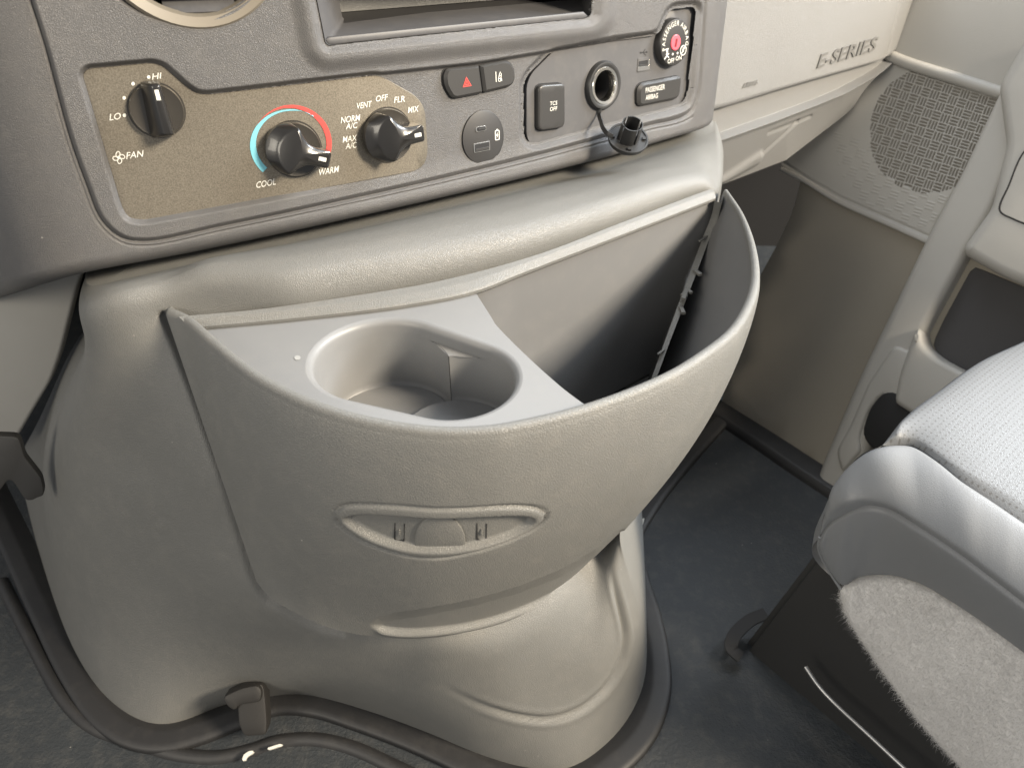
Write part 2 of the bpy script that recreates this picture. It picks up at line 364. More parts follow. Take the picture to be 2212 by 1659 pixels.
# ================================================================== DASHBOARD
rs = np.linspace(-.9, .9, 721)
sl = .48+.32*sstep(rs, -.24, .0)-1.6*sstep(-rs, .30, .45)
gs = np.r_[0, np.cumsum((sl[1:]+sl[:-1])/2*np.diff(rs))]; gs += .562-np.interp(-.264, rs, gs)
BZ = Graph(rs, gs, .158, .61)
dash = thing('dashboard', 'charcoal and light grey dashboard with bronze climate panel, switches, sockets and glove box', 'dashboard', (0.0, .80, .55))
# --- outlines (picture coordinates)
CLIM = rounded(z1((478, 432), (505, 402), (880, 368), (940, 385), (1080, 510), (1140, 548), (1200, 552))+z2((510, 440), (560, 455), (745, 560), (790, 630), (808, 880), (785, 955), (735, 987))+z1((830, 1273), (745, 1262), (708, 1200)), [14, 14, 20, 20, 20, 20, 20, 10, 10, 22, 22, 12, 12, 12, 20, 25, 25])
SWITCH = rounded(z2((1540, 300), (1412, 428), (1385, 490), (1385, 790), (1412, 845), (1470, 850))+[(1418, 250), (1448, 243.5)]+[(1490, 229), (1500, 205)]+z3((464, 60), (440, 22), (320, 34), (288, 62), (240, 170), (205, 188), (0, 215)), [6, 14, 14, 16, 16, 16, 0, 0, 12, 14, 16, 14, 12, 8, 16, 8, 2])
OPEN = rounded([(678, -160), (684.5, 0), (703, 92), (709, 98.6), (1268, 39), (1276, 33), (1278, 0), (1278, -160)], [0, 0, 4, 5, 4, 4, 0, 0])
LOWZ = None
CREASE = z2((0, 484), (510, 436), (1100, 372), (1540, 300), (2133, 204))
LOW = CREASE+[(1330, 90), (1600, 60), (1600, 330), (1000, 470), (700, 560), (500, 600), (640, 300), (700, 250)]
GROOVE = catmull(z1((140, -100), (170, 0), (250, 250), (400, 800), (500, 1080), (580, 1270), (700, 1380), (850, 1402), (1300, 1312), (2133, 1140))+z2((1000, 1020), (1500, 897), (2133, 726))+[(1451, 265), (1480, 256), (1497, 244), (1508, 222), (1514, 190), (1519, 128), (1528, 0), (1532, -60)], 160)
# --- main bezel
NX, NY = 760, 460
bot = catmull([(-120, 690), (0, 664), (80, 642), (160, 621), (400, 574), (700, 508), (1000, 437), (1300, 360), (1470, 308), (1533, 288)], NX)
top = resample([(-120, -110), (1588, -110)], NX)
Lf = resample([(-120, -110), (-120, 690)], NY); Rt = catmull([(1590, -110), (1581, 0), (1565, 130), (1552, 235), (1546, 268), (1533, 288)], NY)
u = np.linspace(0, 1, NX)[None, :, None]; v = np.linspace(0, 1, NY)[:, None, None]
PX = (1-v)*top[None]+v*bot[None]+(1-u)*Lf[:, None]+u*Rt[:, None]-((1-u)*(1-v)*top[0]+u*(1-v)*top[-1]+(1-u)*v*bot[0]+u*v*bot[-1])
VENT = ellipse((397, -168), 213, 213, n=120)
def snap(PX, poly, lo, hi):
    d = sdf(PX, poly); gy, gx = np.gradient(d); P2 = PX.copy(); k = (d > lo) & (d < hi)
    q = PX[k]; L = np.vstack([A(poly), A(poly)[:1]]); best = np.full(len(q), 1e9); bp = q.copy()
    for a, b in zip(L[:-1], L[1:]):
        ab = b-a; t = np.clip(((q-a)@ab)/max(ab@ab, 1e-12), 0, 1); c = a+t[:, None]*ab; e = np.linalg.norm(q-c, axis=1); m = e < best; best[m] = e[m]; bp[m] = c[m]
    P2[k] = bp; return P2, d > lo
PX, k_op = snap(PX, OPEN, -2.3, .8); PX, k_ve = snap(PX, VENT, -2.3, .8); PX, _ = snap(PX, SWITCH, -1.25, 1.25); PX, _ = snap(PX, CLIM, -1.25, 1.25)
D = np.zeros(PX.shape[:2])
sv_ = sdf(PX, VENT); D -= .003*sstep(-sv_, -9, 0)
sc_ = sdf(PX, CLIM); D -= .0055*sstep(-sc_, -13, 1)
ss_ = sdf(PX, SWITCH); D -= .0042*sstep(-ss_, -11, 2)
lowd = line_dist(PX, CREASE); su_ = sdf(PX, LOW); loww = sstep(-su_, -7, 5)*sstep(PX[..., 0], 560, 800)*sstep(bot[:, 1][None]-PX[..., 1], 20, 110)*(1-sstep(PX[..., 0], 1470, 1512))
D -= .0055*loww*(1-sstep(-sc_, -13, 1))
so_ = sdf(PX, OPEN); D += .004*sstep(-so_, -62, -26)*(so_ > 0)-.0035*sstep(-so_, -22, 0)
dg = line_dist(PX, GROOVE); gin = np.minimum(1, dg/3.2); D -= .0022*np.exp(-(dg/2.6)**2)
gpoly = np.vstack([GROOVE, [(1600, -300), (-300, -300)]]); sg = sdf(PX, np.vstack([GROOVE, [[1530, -300], [100, -300]]]))
D += .0025*(sstep(-sg, 3, 12)-1)
d2 = np.abs(sg-9.0); D -= .0012*np.exp(-(d2/1.8)**2)*(PX[..., 0] > 120)*(PX[..., 0] < 1500)
H = BZ.hit(PX); Nn = BZ.normal(H); Gd = H+Nn*D[..., None]
e = np.clip(1-np.linspace(1, 0, NY)[:, None]*800/62, 0, 1)*np.ones((1, NX))      # rolls under along the bottom edge
Gd[..., 1] += .034*(1-np.sqrt(np.clip(1-e**2, 0, 1)))
e2 = np.clip(1-(np.linspace(1, 0, NX)[None, :]*1600)/26, 0, 1)*np.ones((NY, 1)); Gd[..., 1] += .012*(1-np.sqrt(np.clip(1-e2**2, 0, 1)))
mk_grid('centre_bezel', Gd, M['bezel'], dash, keep=k_op & k_ve & (sc_ > -9) & (ss_ > -7))
# underside and right end return so that the bezel is a thick part
ret = np.stack([Gd[-1], Gd[-1]+[0.0, .10, -.004], Gd[-1]+[0, .95, -.004]]); mk_grid('bezel_underside', ret, M['bezel'], dash)
ret = np.stack([Gd[:, -1], Gd[:, -1]+[.006, .04, 0], Gd[:, -1]+[.01, .16, 0]], 1); mk_grid('bezel_end', ret, M['bezel'], dash)

# --- climate panel
cpo = BZ.moved(.0055); CS = BZ.moved(.0047)
cp = slab('climate_panel', inset(CLIM, -1.2), cpo, -.004, .0008, M['climate'], dash, bev=.0005, step=26, dens=9, bsteps=1)
cp['label'] = 'bronze climate control panel with three black knobs'
dc = Decal(CS, .0004)
for t, a, b, cph in [
        ('HI', z1((878, 462))[0], z1((928, 455))[0], 13.2), ('LO', z1((632, 697))[0], z1((696, 689))[0], 14.2), ('FAN', z1((729, 919))[0], z1((825, 905))[0], 14),
        ('COOL', y3((296, 1122))[0], y3((490, 1085))[0], 13.6), ('WARM', y3((905, 1000))[0], y3((1102, 962))[0], 13.6),
        ('VENT', y3((1276, 348))[0], y3((1424, 325))[0], 13.0), ('OFF', y3((1466, 277))[0], y3((1580, 259))[0], 12.8), ('FLR', y3((1648, 288))[0], y3((1754, 274))[0], 13.0),
        ('MIX', y3((1784, 388))[0], y3((1884, 372))[0], 13.2), ('NORM', y3((1126, 488))[0], y3((1310, 460))[0], 13.6), ('A/C', y3((1176, 546))[0], y3((1284, 532))[0], 12.6),
        ('MAX', y3((1144, 676))[0], y3((1280, 656))[0], 13.2), ('A/C', y3((1172, 740))[0], y3((1280, 724))[0], 12.6)]:
    dw = Decal(CS, .0004); dw.text(t, a, b, cph, up=(.10, -.995), bold=.008); dw.build('lettering', M['white'], cp)
for p in z1((858, 447), (768, 485), (717, 567), (719, 667)): dw = Decal(CS, .0004); dw.poly(ellipse(p, 3.8, 4.0, n=16)); dw.build('scale_dot', M['white'], cp)
fc_ = A(z1((686, 911))[0])
for k in range(4):
    a = k*math.pi/2+.25; c = fc_+A([math.cos(a), -math.sin(a)])*7.6
    dc.stroke(ellipse(c, 5.6, 4.3, rot=-a+.5, n=18), 1.9, True)
dc.poly(ellipse(fc_, 1.9, 1.9, n=12)); dc.build('fan_symbol', M['white'], cp); dc = Decal(CS, .0004)
wx = lambda *p: y3(*p)
dc.stroke(wx((1862, 520), (1900, 508), (1932, 518)), 1.7); dc.stroke(wx((1932, 518), (1908, 582)), 1.7); dc.stroke(wx((1862, 520), (1872, 560)), 1.7)
for k in range(3): dc.stroke(wx((1884+k*13, 532), (1880+k*13, 548), (1888+k*13, 562), (1883+k*13, 584)), 1.5)
dc.build('defrost_symbol', M['white'], cp)
ac = y3((636, 690))[0]
def arcband(a0, a1, r_out, r_in, n=50):
    t = np.radians(np.linspace(a0, a1, n)); o = np.linspace(0, 1, n)
    ro, ri = r_out(o), r_in(o)
    P = np.stack([ac[0]+ro*np.cos(t)*1.005, ac[1]-ro*np.sin(t)*.945], -1); Q = np.stack([ac[0]+ri*np.cos(t)*1.005, ac[1]-ri*np.sin(t)*.945], -1)
    return P, Q
for nm, P_, mat_ in (('cool_arc', arcband(227, 52, lambda o: 88-8*sstep(o, .2, .75)-1*o, lambda o: 76+o*0+4.5*sstep(o, .75, 1)-2.5*(1-o)+.5), 'blue'), ('warm_arc', arcband(146, -27, lambda o: 84.5+5*sstep(o, .0, .35)-1.5*sstep(o, .4, .9), lambda o: 84-7*sstep(o, .18, .75)), 'red')):
    d_ = Decal(CS, .0004); P, Q = P_; n = len(P); d_.add(np.vstack([P, Q]), [(i, i+1, n+i+1, n+i) for i in range(n-1)]); d_.build(nm, M[mat_], cp)
# --- knobs
def spun(fr, V2, h):  # local (x, y, h) -> world
    O, e1, e2, n = fr; return O+np.multiply.outer(V2[:, 0], e1)+np.multiply.outer(V2[:, 1], e2)+np.multiply.outer(np.broadcast_to(h, len(V2)), n)
def handle(name, fr, sections, mat, parent):
    """stack of closed outlines (2-D outline, height array) closed by a cap"""
    V = []; n = len(sections[0][0])
    for P, h in sections: V.append(spun(fr, A(P), h))
    c = spun(fr, A([sections[-1][0].mean(0)]), A([sections[-1][2] if len(sections[-1]) > 2 else np.mean(sections[-1][1])]))
    V = np.vstack(V+[c]); Fc = [tuple(f) for f in grid_faces(len(sections), n, True)]; o = (len(sections)-1)*n
    Fc += [(o+i, o+(i+1) % n, len(V)-1) for i in range(n)]
    ob = mk(name, V, Fc, mat, parent); fix(ob, 38); return ob
def knob(center, tip, rad_px, kind, label):
    fr0 = frame(CS, center, A(tip)-A(center)); O, e1, e2, n = fr0; R = rad_px*depth(O)/FPX
    fr = fr0
    kb = lathe('knob', [(R*1.07, 0), (R*1.07, .0006), (R*1.01, .0006), (R*1.0, .004), (R*.965, .0052), (R*.90, .0049), (R*.5, .0046), (0.0002, .0046)], fr, M['knobdisc'], dash, 56, label=label)
    th = np.linspace(0, 2*math.pi, 72, endpoint=False)
    if kind == 'bar':
        base = rounded(A([(R*1.10, R*.36), (R*1.10, -R*.36), (-R*1.0, -R*.46), (-R*1.0, R*.46)]), R*.14, 6)
        topo = rounded(A([(R*1.04, R*.02), (R*1.04, -R*.32), (-R*.86, -R*.38), (-R*.86, R*.02)]), R*.12, 6)
        sec = [(base, .003), (base*.99, .006), (base*.35+topo*.65, .0150), (topo, .0180), (inset(topo, R*.05), .0190), (inset(topo, R*.10), .0193)]
        handle('handle', fr, sec, M['gloss'], kb); mk_pos, mw, ml, hh, sh = R*.66, R*.075, R*.19, .0194, -R*.15
    else:
        pts = [(R*1.24, R*.33), (R*1.24, -R*.33), (R*.34, -R*.36)]
        pts += [(-R*.28, -R*.93)] + [(R*math.cos(a), R*math.sin(a)) for a in np.linspace(-1.94, -4.34, 16)] + [(-R*.28, R*.93), (R*.34, R*.36)]
        base = resample(np.vstack([rounded(A(pts), [R*.10, R*.10, R*.22]+[R*.08]+[0]*16+[R*.08, R*.22], 5), [pts[0]]]), 96, True); x = base[:, 0]/R
        def hgt(P, h0): xx = P[:, 0]/R; return h0-.0060*np.clip((-xx-.12)/.85, 0, 1)-.0010*sstep(xx, .5, 1.25)
        sec = []; lft = np.clip(-base[:, 0]/R+.05, 0, 1)[:, None]
        wide = base+np.c_[-R*.16*np.clip(-base[:, 0]/R+.2, 0, 1), np.zeros(len(base))]; slim = base*A([.95, .93])+np.c_[R*.16*lft[:, 0], np.zeros(len(base))]
        sec = [(wide, np.full(96, .004)), (wide, np.full(96, .0095)), (wide*.45+slim*.55, hgt(slim, .0165)), (slim, hgt(slim, .0196)), (inset(slim, R*.035), hgt(slim, .0206)), (inset(slim, R*.09), hgt(slim, .0212))]
        Q = slim*.5+[R*.03, 0]; sec.append((Q, hgt(Q, .0226))); sec.append((slim*.12+[R*.05, 0], np.full(96, .0230)))
        handle('handle', fr, sec, M['gloss'], kb); mk_pos, mw, ml, hh, sh = R*.80, R*.07, R*.18, .0218, 0
    q = A([(mk_pos-ml, -mw+sh), (mk_pos+ml, -mw+sh), (mk_pos+ml, mw+sh), (mk_pos-ml, mw+sh)])
    V = np.vstack([spun(fr, q, A([hh+.0004]*4)), spun(fr, q, A([hh-.004]*4))])
    mk('pointer_mark', V, [(0, 1, 2, 3), (0, 4, 5, 1), (1, 5, 6, 2), (2, 6, 7, 3), (3, 7, 4, 0)], M['white'], kb, smooth=False)
knob(z1((905, 637))[0], z1((868, 490))[0], 54, 'bar', 'fan knob with a straight bar handle')
knob(y3((672, 740))[0], y3((960, 812))[0], 56, 'y', 'temperature knob pointing to warm')
knob(y3((1590, 600))[0], y3((1880, 545))[0], 54, 'y', 'mode knob pointing to the defrost symbol')

# --- radio opening
op = OPEN
front = BZ.moved(-.0014); deep = BZ.moved(.075)
Gt = np.stack([front.hit(op), front.hit(op)+[-.0, .075, 0.004]]); 
bx = mk_grid('radio_opening', Gt, M['smooth'], dash, closed=True, flip=False, label='empty rectangular radio opening')
fl = A([front.moved(.012).hit(A(p)) for p in [(690, 96), (1285, 30)]]+[deep.hit(A(p)) for p in [(1120, -2), (672, 33)]])
mk('shelf', np.vstack([fl, fl-[0, 0, .004]]), [(0, 1, 2, 3), (4, 5, 6, 7), (0, 1, 5, 4), (1, 2, 6, 5), (2, 3, 7, 6), (3, 0, 4, 7)], M['smooth'], bx, smooth=False)
bx.children[0].data.materials[0] = M['usbface']
bk = deep.hit(A([(672, 32), (1120, -3), (1120, -200), (660, -200)])); mk('back_plate', np.vstack([bk, bk+[0, .004, 0]]), [(0, 1, 2, 3), (4, 5, 6, 7), (0, 1, 5, 4), (1, 2, 6, 5), (2, 3, 7, 6), (3, 0, 4, 7)], M['bin'], bx, smooth=False)
dk = BZ.moved(.12).hit(A([(1000, 60), (1320, 20), (1320, -200), (1000, -200)])); mk('dark_recess', dk, [(0, 1, 2, 3)], M['void'], bx, smooth=False)  # near-black sheet stands in for the shadow at the opening's right
lipq = rounded([(700, 82), (1262, 26), (1272, 36), (1266, 39.5), (709, 98)], [4, 2, 4, 3, 4]); slab('shelf_lip', lipq, BZ, -.006, .0005, M['smooth'], bx, bev=.0012, dens=14)
# --- round air vent at the top left
vc = (397, -168); vs = BZ.moved(.003)
fr = frame(vs, vc); Rv = 205*depth(fr[0])/FPX
vt = lathe('air_vent', [(Rv*1.03, -.004), (Rv*1.03, .002), (Rv*1.0, .0045), (Rv*.90, .002), (Rv*.86, -.006), (Rv*.86, -.05)], fr, M['vent'], dash, 72, label='round air vent')
O, e1, e2, n = fr
for k in range(-4, 5):
    w = math.sqrt(max(0, .85**2-(k*.19)**2))*Rv
    if w < .01: continue
    c = O+e2*k*.19*Rv-n*.014; V = A([c+e1*sx*w+n*sn+e2*se for sx in (-1, 1) for sn, se in ((-.010, .008), (-.008, .010), (.010, -.006), (.008, -.008))])
    mk('vane', V, [(0, 1, 5, 4), (1, 2, 6, 5), (2, 3, 7, 6), (3, 0, 4, 7)], M['smooth'], vt, smooth=False)
mk('duct', [O+e1*math.cos(t)*Rv*.86+e2*math.sin(t)*Rv*.86-n*.05 for t in np.linspace(0, 6.283, 40, endpoint=False)], [tuple(range(40))], M['void'], vt, smooth=False)

# --- hazard and lane switches
BZL = BZ.moved(.0055)
HB = rounded(y8((985, 492), (1215, 470), (1242, 668), (1050, 706), (1020, 700), (972, 620), (962, 540)), [4, 1, 1, 6, 8, 10, 10])
LB = rounded(y8((1221, 470), (1400, 434), (1440, 445), (1470, 495), (1474, 570), (1452, 616), (1248, 666)), [1, 6, 6, 10, 10, 8, 1])
WELL = rounded(y8((978, 484), (1395, 428), (1445, 438), (1478, 492), (1482, 575), (1458, 624), (1050, 712), (1014, 706), (962, 622), (953, 536)), 8)
wl = slab('switch_housing', WELL, BZL, -.004, .0006, M['void'], dash, bev=.0004, dens=8, label='paired hazard and lane switch housing')
hz = slab('switch_button', HB, BZL, -.001, .0050, M['button'], dash, bev=.0022, dens=6, bsteps=1, sharp=25, label='hazard switch with red triangle')
ln = slab('switch_button', LB, BZL, -.001, .0050, M['button'], dash, bev=.0022, dens=6, bsteps=1, sharp=25, label='lane switch with white car symbol')
sb = BZL
d_ = Decal(sb, .0053)
tri = A(y8((1115, 550), (1154, 616), (1090, 626))); c = tri.mean(0)
d_.ring(tri, c+(tri-c)*.70); d_.ring(c+(tri-c)*.52, c+(tri-c)*.22); d_.build('hazard_triangle', M['red'], hz)
d_ = Decal(sb, .0053); yy = y8
d_.stroke(yy((1326, 514), (1329, 588)), 1.6); d_.stroke(yy((1345, 570), (1350, 540), (1358, 514), (1365, 532), (1362, 575), (1357, 584), (1346, 582)), 1.5, True)
d_.stroke(yy((1347, 545), (1364, 543)), 1.6); d_.stroke(yy((1346, 565), (1362, 563)), 1.6); d_.stroke(yy((1366, 560), (1369, 582)), 1.5); d_.build('lane_symbol', M['white'], ln)
# --- usb charger disc
uc = z2((1127, 795))[0]
UD = ellipse(uc, 120*.374, 159*.374, rot=.10, n=56)
ud = slab('usb_charger', UD, BZL, -.002, .0012, M['black'], dash, bev=.0008, label='oval double usb charger insert')
fz = BZL.moved(-.0012)
slab('usb_face', ellipse(uc, 115*.374, 153*.374, rot=.10, n=56), fz, -.001, .0005, M['usbface'], ud, bev=.0004)
fz = BZL.moved(-.0017)
def port(outer, inner, tongue, parent, frame_mat, surf, name='usb_port', lab=None):
    o = slab(name, outer, surf, -.001, .0007, frame_mat, parent, bev=.0003, bsteps=1, label=lab)
    o2 = o if parent.type == 'EMPTY' else parent
    slab('port_slot', inner, surf, -.001, .0008, M['void'], o2, bev=.0001, bsteps=1)
    if tongue is not None: slab('port_tongue', tongue, surf, -.001, .0012, M['button'], o2, bev=.0002, bsteps=1)
    return o
port(rounded(z2((1085, 735), (1148, 725), (1150, 755), (1087, 767)), 5), rounded(z2((1091, 738), (1143, 730), (1145, 752), (1093, 762)), 4), rounded(z2((1100, 745), (1136, 739), (1137, 745), (1101, 752)), .5), ud, M['chrome'], fz)
port(rounded(z2((1074, 832), (1168, 814), (1170, 868), (1078, 886)), 1.5), rounded(z2((1080, 836), (1163, 820), (1164, 864), (1082, 880)), 1), rounded(z2((1084, 862), (1160, 846), (1161, 860), (1085, 877)), .5), ud, M['chrome'], fz)
d_ = Decal(BZL.moved(-.0017), .0003); bp_ = z2((1200, 758), (1222, 754), (1223, 806), (1201, 811))
d_.stroke(resample(bp_+bp_[:1], 33)[:-1], 1.7, True); d_.stroke(z2((1206, 752), (1216, 750)), 3); d_.poly(z2((1214, 762), (1204, 786), (1210, 786), (1207, 804), (1218, 778), (1212, 779))); d_.build('battery_symbol', M['white'], ud)
# --- switch panel (smooth, recessed) and what sits in it
SPs = BZ.moved(.0094)
sw = slab('switch_panel', inset(SWITCH, -1.5), BZ.moved(.0097), -.004, .0003, M['smooth'], dash, bev=.0002, step=26, dens=9, bsteps=1, label='smooth recessed switch panel beside the usb charger', holes=[ellipse(y1((478, 1155))[0], 20, 40, n=32)])
TCS = rounded(z2((1432, 503), (1452, 490), (1570, 482), (1585, 492), (1586, 712), (1572, 736), (1452, 752), (1432, 742)), 5)
tw = slab('traction_switch', inset(TCS, -2.5), SPs, -.002, .0006, M['void'], dash, bev=.0003, dens=8, bsteps=1, label='traction control switch')
tb = slab('rocker', TCS, SPs, 0, .0055, M['button'], tw, bev=.0020, dens=6, bsteps=3, step=10)
for w_, a, b in (('TCS', (1712, 757), (1764, 750)), ('OFF', (1712, 797), (1764, 789))):
    d_ = Decal(SPs, .0058); d_.text(w_, y8(a)[0], y8(b)[0], 8.4, up=(.05, -1), bold=.004); d_.build('lettering', M['white'], tw)
PAB = rounded(y1((975, 1122), (1480, 1025), (1512, 1035), (1520, 1080), (1500, 1265), (1465, 1330), (955, 1432), (925, 1395), (925, 1200)), [9, 6, 6, 6, 12, 9, 9, 9, 9])
pb = slab('airbag_indicator', inset(PAB, -1.6), SPs, -.002, .0007, M['void'], dash, bev=.0003, dens=8, bsteps=1, label='passenger airbag status lamp')
slab('lens', PAB, SPs, 0, .0052, M['button'], pb, bev=.0026, dens=7, bsteps=1, sharp=25)
for w_, a, b, hh in (('PASSENGER', (1018, 1250), (1275, 1200), 11), ('AIRBAG', (1018, 1348), (1182, 1316), 10.5)):
    d_ = Decal(SPs, .0055); d_.text(w_, y1(a)[0], y1(b)[0], hh, up=(.04, -1), bold=.004); d_.build('lettering', M['white'], pb)
us = port(rounded(y1((960, 790), (1130, 768), (1132, 950), (950, 980)), 2.0), rounded(y1((968, 832), (1094, 812), (1094, 886), (966, 916)), .6), rounded(y1((975, 880), (1090, 862), (1090, 876), (975, 896)), .2), dash, M['smooth'], SPs, 'usb_socket', 'small usb socket above the airbag lamp')
slab('socket_rim', rounded(y1((958, 905), (1098, 885), (1098, 810), (1120, 806), (1122, 940), (950, 966)), .6), SPs, 0, .0010, M['chrome'], us, bev=.0002, bsteps=1)
d_ = Decal(SPs, .0003); k = y1
d_.stroke(k((1000, 716), (1080, 706)), 1.6); d_.stroke(k((1030, 712), (1045, 690), (1062, 664)), 1.6); d_.stroke(k((1030, 712), (1050, 732), (1070, 752)), 1.6); d_.poly(ellipse(k((1000, 716))[0], 2, 2.4, n=10)); d_.poly(ellipse(k((1080, 706))[0], 1.6, 2.2, n=10)); d_.build('usb_symbol', M['darkprint'], us)
# airbag key switch dial
dcn = y1((1468, 578))[0]; fr = frame(SPs, (1455, 93), (1, -.20)); O, e1, e2, n = fr; Rd = .0268
for it in range(30):   # size so that the face is 320 zoom px high
    Rd *= (322*.16033)/(np.ptp(proj(spun(fr, ellipse((0, 0), Rd, Rd, n=40), A([.0085]*40)))[:, 1])/2+1e-9) if it < 6 else 1
O = O+(SPs.hit(A(dcn))-SPs.hit(proj(spun(fr, A([[0, 0]]), A([.0085])))[0])); fr = (O, e1, e2, n)
dl = lathe('airbag_key_switch', [(Rd*1.02, -.002), (Rd*1.02, .002), (Rd, .0070), (Rd*.965, .0084), (Rd*.94, .0086), (.0003, .0086)], fr, M['button'], dash, 56, label='passenger airbag key switch with red slot')
lathe('key_barrel', [(Rd*.33, .0080), (Rd*.33, .0092), (Rd*.30, .0097), (.0002, .0097)], fr, M['pink'], dl, 32)
class Local(Surf):
    pass
def local_mesh(name, polys, fr, h, mat, parent):
    V, Fc = [], []
    for v, f in polys:
        o = sum(len(x) for x in V); V.append(A(v)); Fc += [tuple(int(i)+o for i in q) for q in f]
    v = np.vstack(V); return mk(name, spun(fr, v, np.full(len(v), h)), Fc, mat, parent, smooth=False)
P_ = []
def arctext(txt, R, a_start, a_end, size, inward=True):
    tot = [text2d(c if c != ' ' else 'I', .006)[2]+.10 for c in txt]; cum = np.cumsum([0]+tot); sc = (a_start-a_end)/cum[-1]
    for c, w0, w in zip(txt, cum, tot):
        if c == ' ': continue
        v, f, ww, ch = text2d(c, .006); a = a_start-(w0+w/2)*sc; er = A([math.cos(a), math.sin(a)]); et = A([math.sin(a), -math.cos(a)])
        q = R*er+(v[:, :1]-ww/2)*size*et*.92+v[:, 1:2]*size*er; P_.append((q, f))
arctext('PASSENGER AIRBAG', Rd*.70, math.radians(200), math.radians(-18), Rd*.29)
def flat(txt, x, y, s):
    v, f, w, ch = text2d(txt, .008); P_.append((v*s+[x-w*s/2, y], f))
flat('OFF', -Rd*.26, -Rd*.83, Rd*.27); flat('ON', Rd*.26, -Rd*.78, Rd*.27)
def disc2(c, r, n=14): t = np.linspace(0, 6.283, n, endpoint=False); return (np.stack([c[0]+r*np.cos(t), c[1]+r*np.sin(t)], -1), [tuple(range(n))])
P_ += [disc2((-Rd*.16, -Rd*.47), Rd*.055), disc2((Rd*.17, -Rd*.47), Rd*.055), disc2((-Rd*.55, -Rd*.30), Rd*.06)]
def bar2(a, b, w):
    a, b = A(a), A(b); d = unit(b-a); n_ = A([-d[1], d[0]])*w/2; return (A([a+n_, b+n_, b-n_, a-n_]), [(3, 2, 1, 0)])
for a, b in (((-.72, -.62), (-.55, -.48)), ((-.55, -.48), (-.42, -.58)), ((-.55, -.36), (-.55, -.50)), ((-.62, -.42), (-.42, -.42)), ((-.66, -.22), (-.46, -.20))): P_.append(bar2(A(a)*Rd, A(b)*Rd, Rd*.06))
t = np.linspace(0, 6.283, 25); cc = A((.56, -.40))*Rd
for a, b in zip(t[:-1], t[1:]): P_.append(bar2(cc+Rd*.20*A([math.cos(a), math.sin(a)]), cc+Rd*.20*A([math.cos(b), math.sin(b)]), Rd*.05))
for a, b in (((.46, -.52), (.66, -.28)), ((.50, -.36), (.60, -.46)), ((.52, -.28), (.58, -.34))): P_.append(bar2(A(a)*Rd, A(b)*Rd, Rd*.05))
local_mesh('lettering', P_, fr, .0089, M['white'], dl)
q = A([(-.10, -.17), (.02, -.19), (.10, .14), (-.02, .17)])*Rd; local_mesh('key_slot', [(q, [(0, 1, 2, 3)])], fr, .0099, M['darkred'], dl)
# power socket with its hanging cap
pc = y1((478, 1155))[0]; fr = frame(SPs, pc, (1, -.2)); O, e1, e2, n = fr; Rp = .016
for it in range(5): Rp *= (322*.16033)/(np.ptp(proj(spun(fr, ellipse((0, 0), Rp, Rp, n=40), A([.004]*40)))[:, 1])/2)
ps = lathe('power_socket', [(Rp*1.04, -.002), (Rp*1.04, .003), (Rp*.98, .0052), (Rp*.88, .0056), (Rp*.78, .0046), (Rp*.72, .0036), (Rp*.70, -.002)], fr, M['black'], dash, 56, label='round power socket with bright barrel')
lathe('barrel', [(Rp*.80, .0044), (Rp*.77, .0054), (Rp*.66, .0050), (Rp*.615, .002), (Rp*.60, -.003)], fr, M['chrome'], ps, 48)
lathe('barrel_bottom', [(Rp*.602, -.0025), (Rp*.59, -.012), (Rp*.57, -.036), (.0003, -.037)], fr, M['void'], ps, 32)
# cap: plug pointing up, flange facing the viewer
cc3 = BZ.moved(-.026).hit(A(z2((1968, 800))[0])); up_ = unit(A([.10, -.42, .90])); ax = unit(np.cross(up_, A([0., 1, .4]))); ay = np.cross(up_, ax); cfr = (cc3, ax, ay, up_)
zc = depth(cc3); Rc = 120*.374*zc/FPX
cap = lathe('socket_cap', [(.0005, -.012), (Rc*.35, -.0118), (Rc*.72, -.009), (Rc*.94, -.004), (Rc*1.0, 0), (Rc*.985, .0012), (Rc*.90, .0012), (Rc*.88, .0002), (Rc*.60, .0002), (.0004, .0002)], cfr, M['black'], dash, 48, label='black socket cap hanging upside down from its strap')
Ri = Rc*.52; Hh = 100*.374*zc/FPX*1.1
V, Fc = [], []
for q in range(4):
    t = np.linspace(q*math.pi/2+.12+.5, (q+1)*math.pi/2-.12+.5, 10); o = len(V)
    for r, h in ((Ri*1.02, 0), (Ri*.97, Hh), (Ri*.88, Hh), (Ri*.88, .0002)): V += list(spun((cc3, ax, ay, up_), np.stack([r*np.cos(t), r*np.sin(t)], -1), np.full(10, h)))
    for k in range(3): Fc += [tuple(x+o+k*10 for x in (i, i+1, i+11, i+10)) for i in range(9)]
    for i in (0, 9): Fc.append((o+i, o+10+i, o+20+i, o+30+i))
o_ = mk('plug', V, Fc, M['black'], cap); fix(o_, 40)
lathe('plug_floor', [(Ri*.86, .0006), (.0003, .0008)], cfr, M['void'], cap, 24)
for k in range(12):
    a = k*math.pi/6; b = cc3+(ax*math.cos(a)+ay*math.sin(a))*Rc*.76+up_*.0012; 
    if k % 3 == 0: mk('flange_rib', [b+ax*sx*.0018+ay*sy*.0018+up_*sz*.0012 for sx in (-1, 1) for sy in (-1, 1) for sz in (-1, 1)], [(0, 1, 3, 2), (4, 6, 7, 5), (0, 4, 5, 1), (2, 3, 7, 6), (1, 5, 7, 3), (0, 2, 6, 4)], M['black'], cap, smooth=False)
tp = [BZ.moved(.006).hit(A(p)) for p in z2((1806, 625), (1800, 660))]+[BZ.moved(-.004).hit(A(z2((1812, 705))[0])), BZ.moved(-.014).hit(A(z2((1826, 745))[0])), BZ.moved(-.022).hit(A(z2((1852, 775))[0])), cc3-ax*0+(BZ.moved(-.026).hit(A(z2((1880, 790))[0]))-cc3)]
wst = 13*.374*zc/FPX
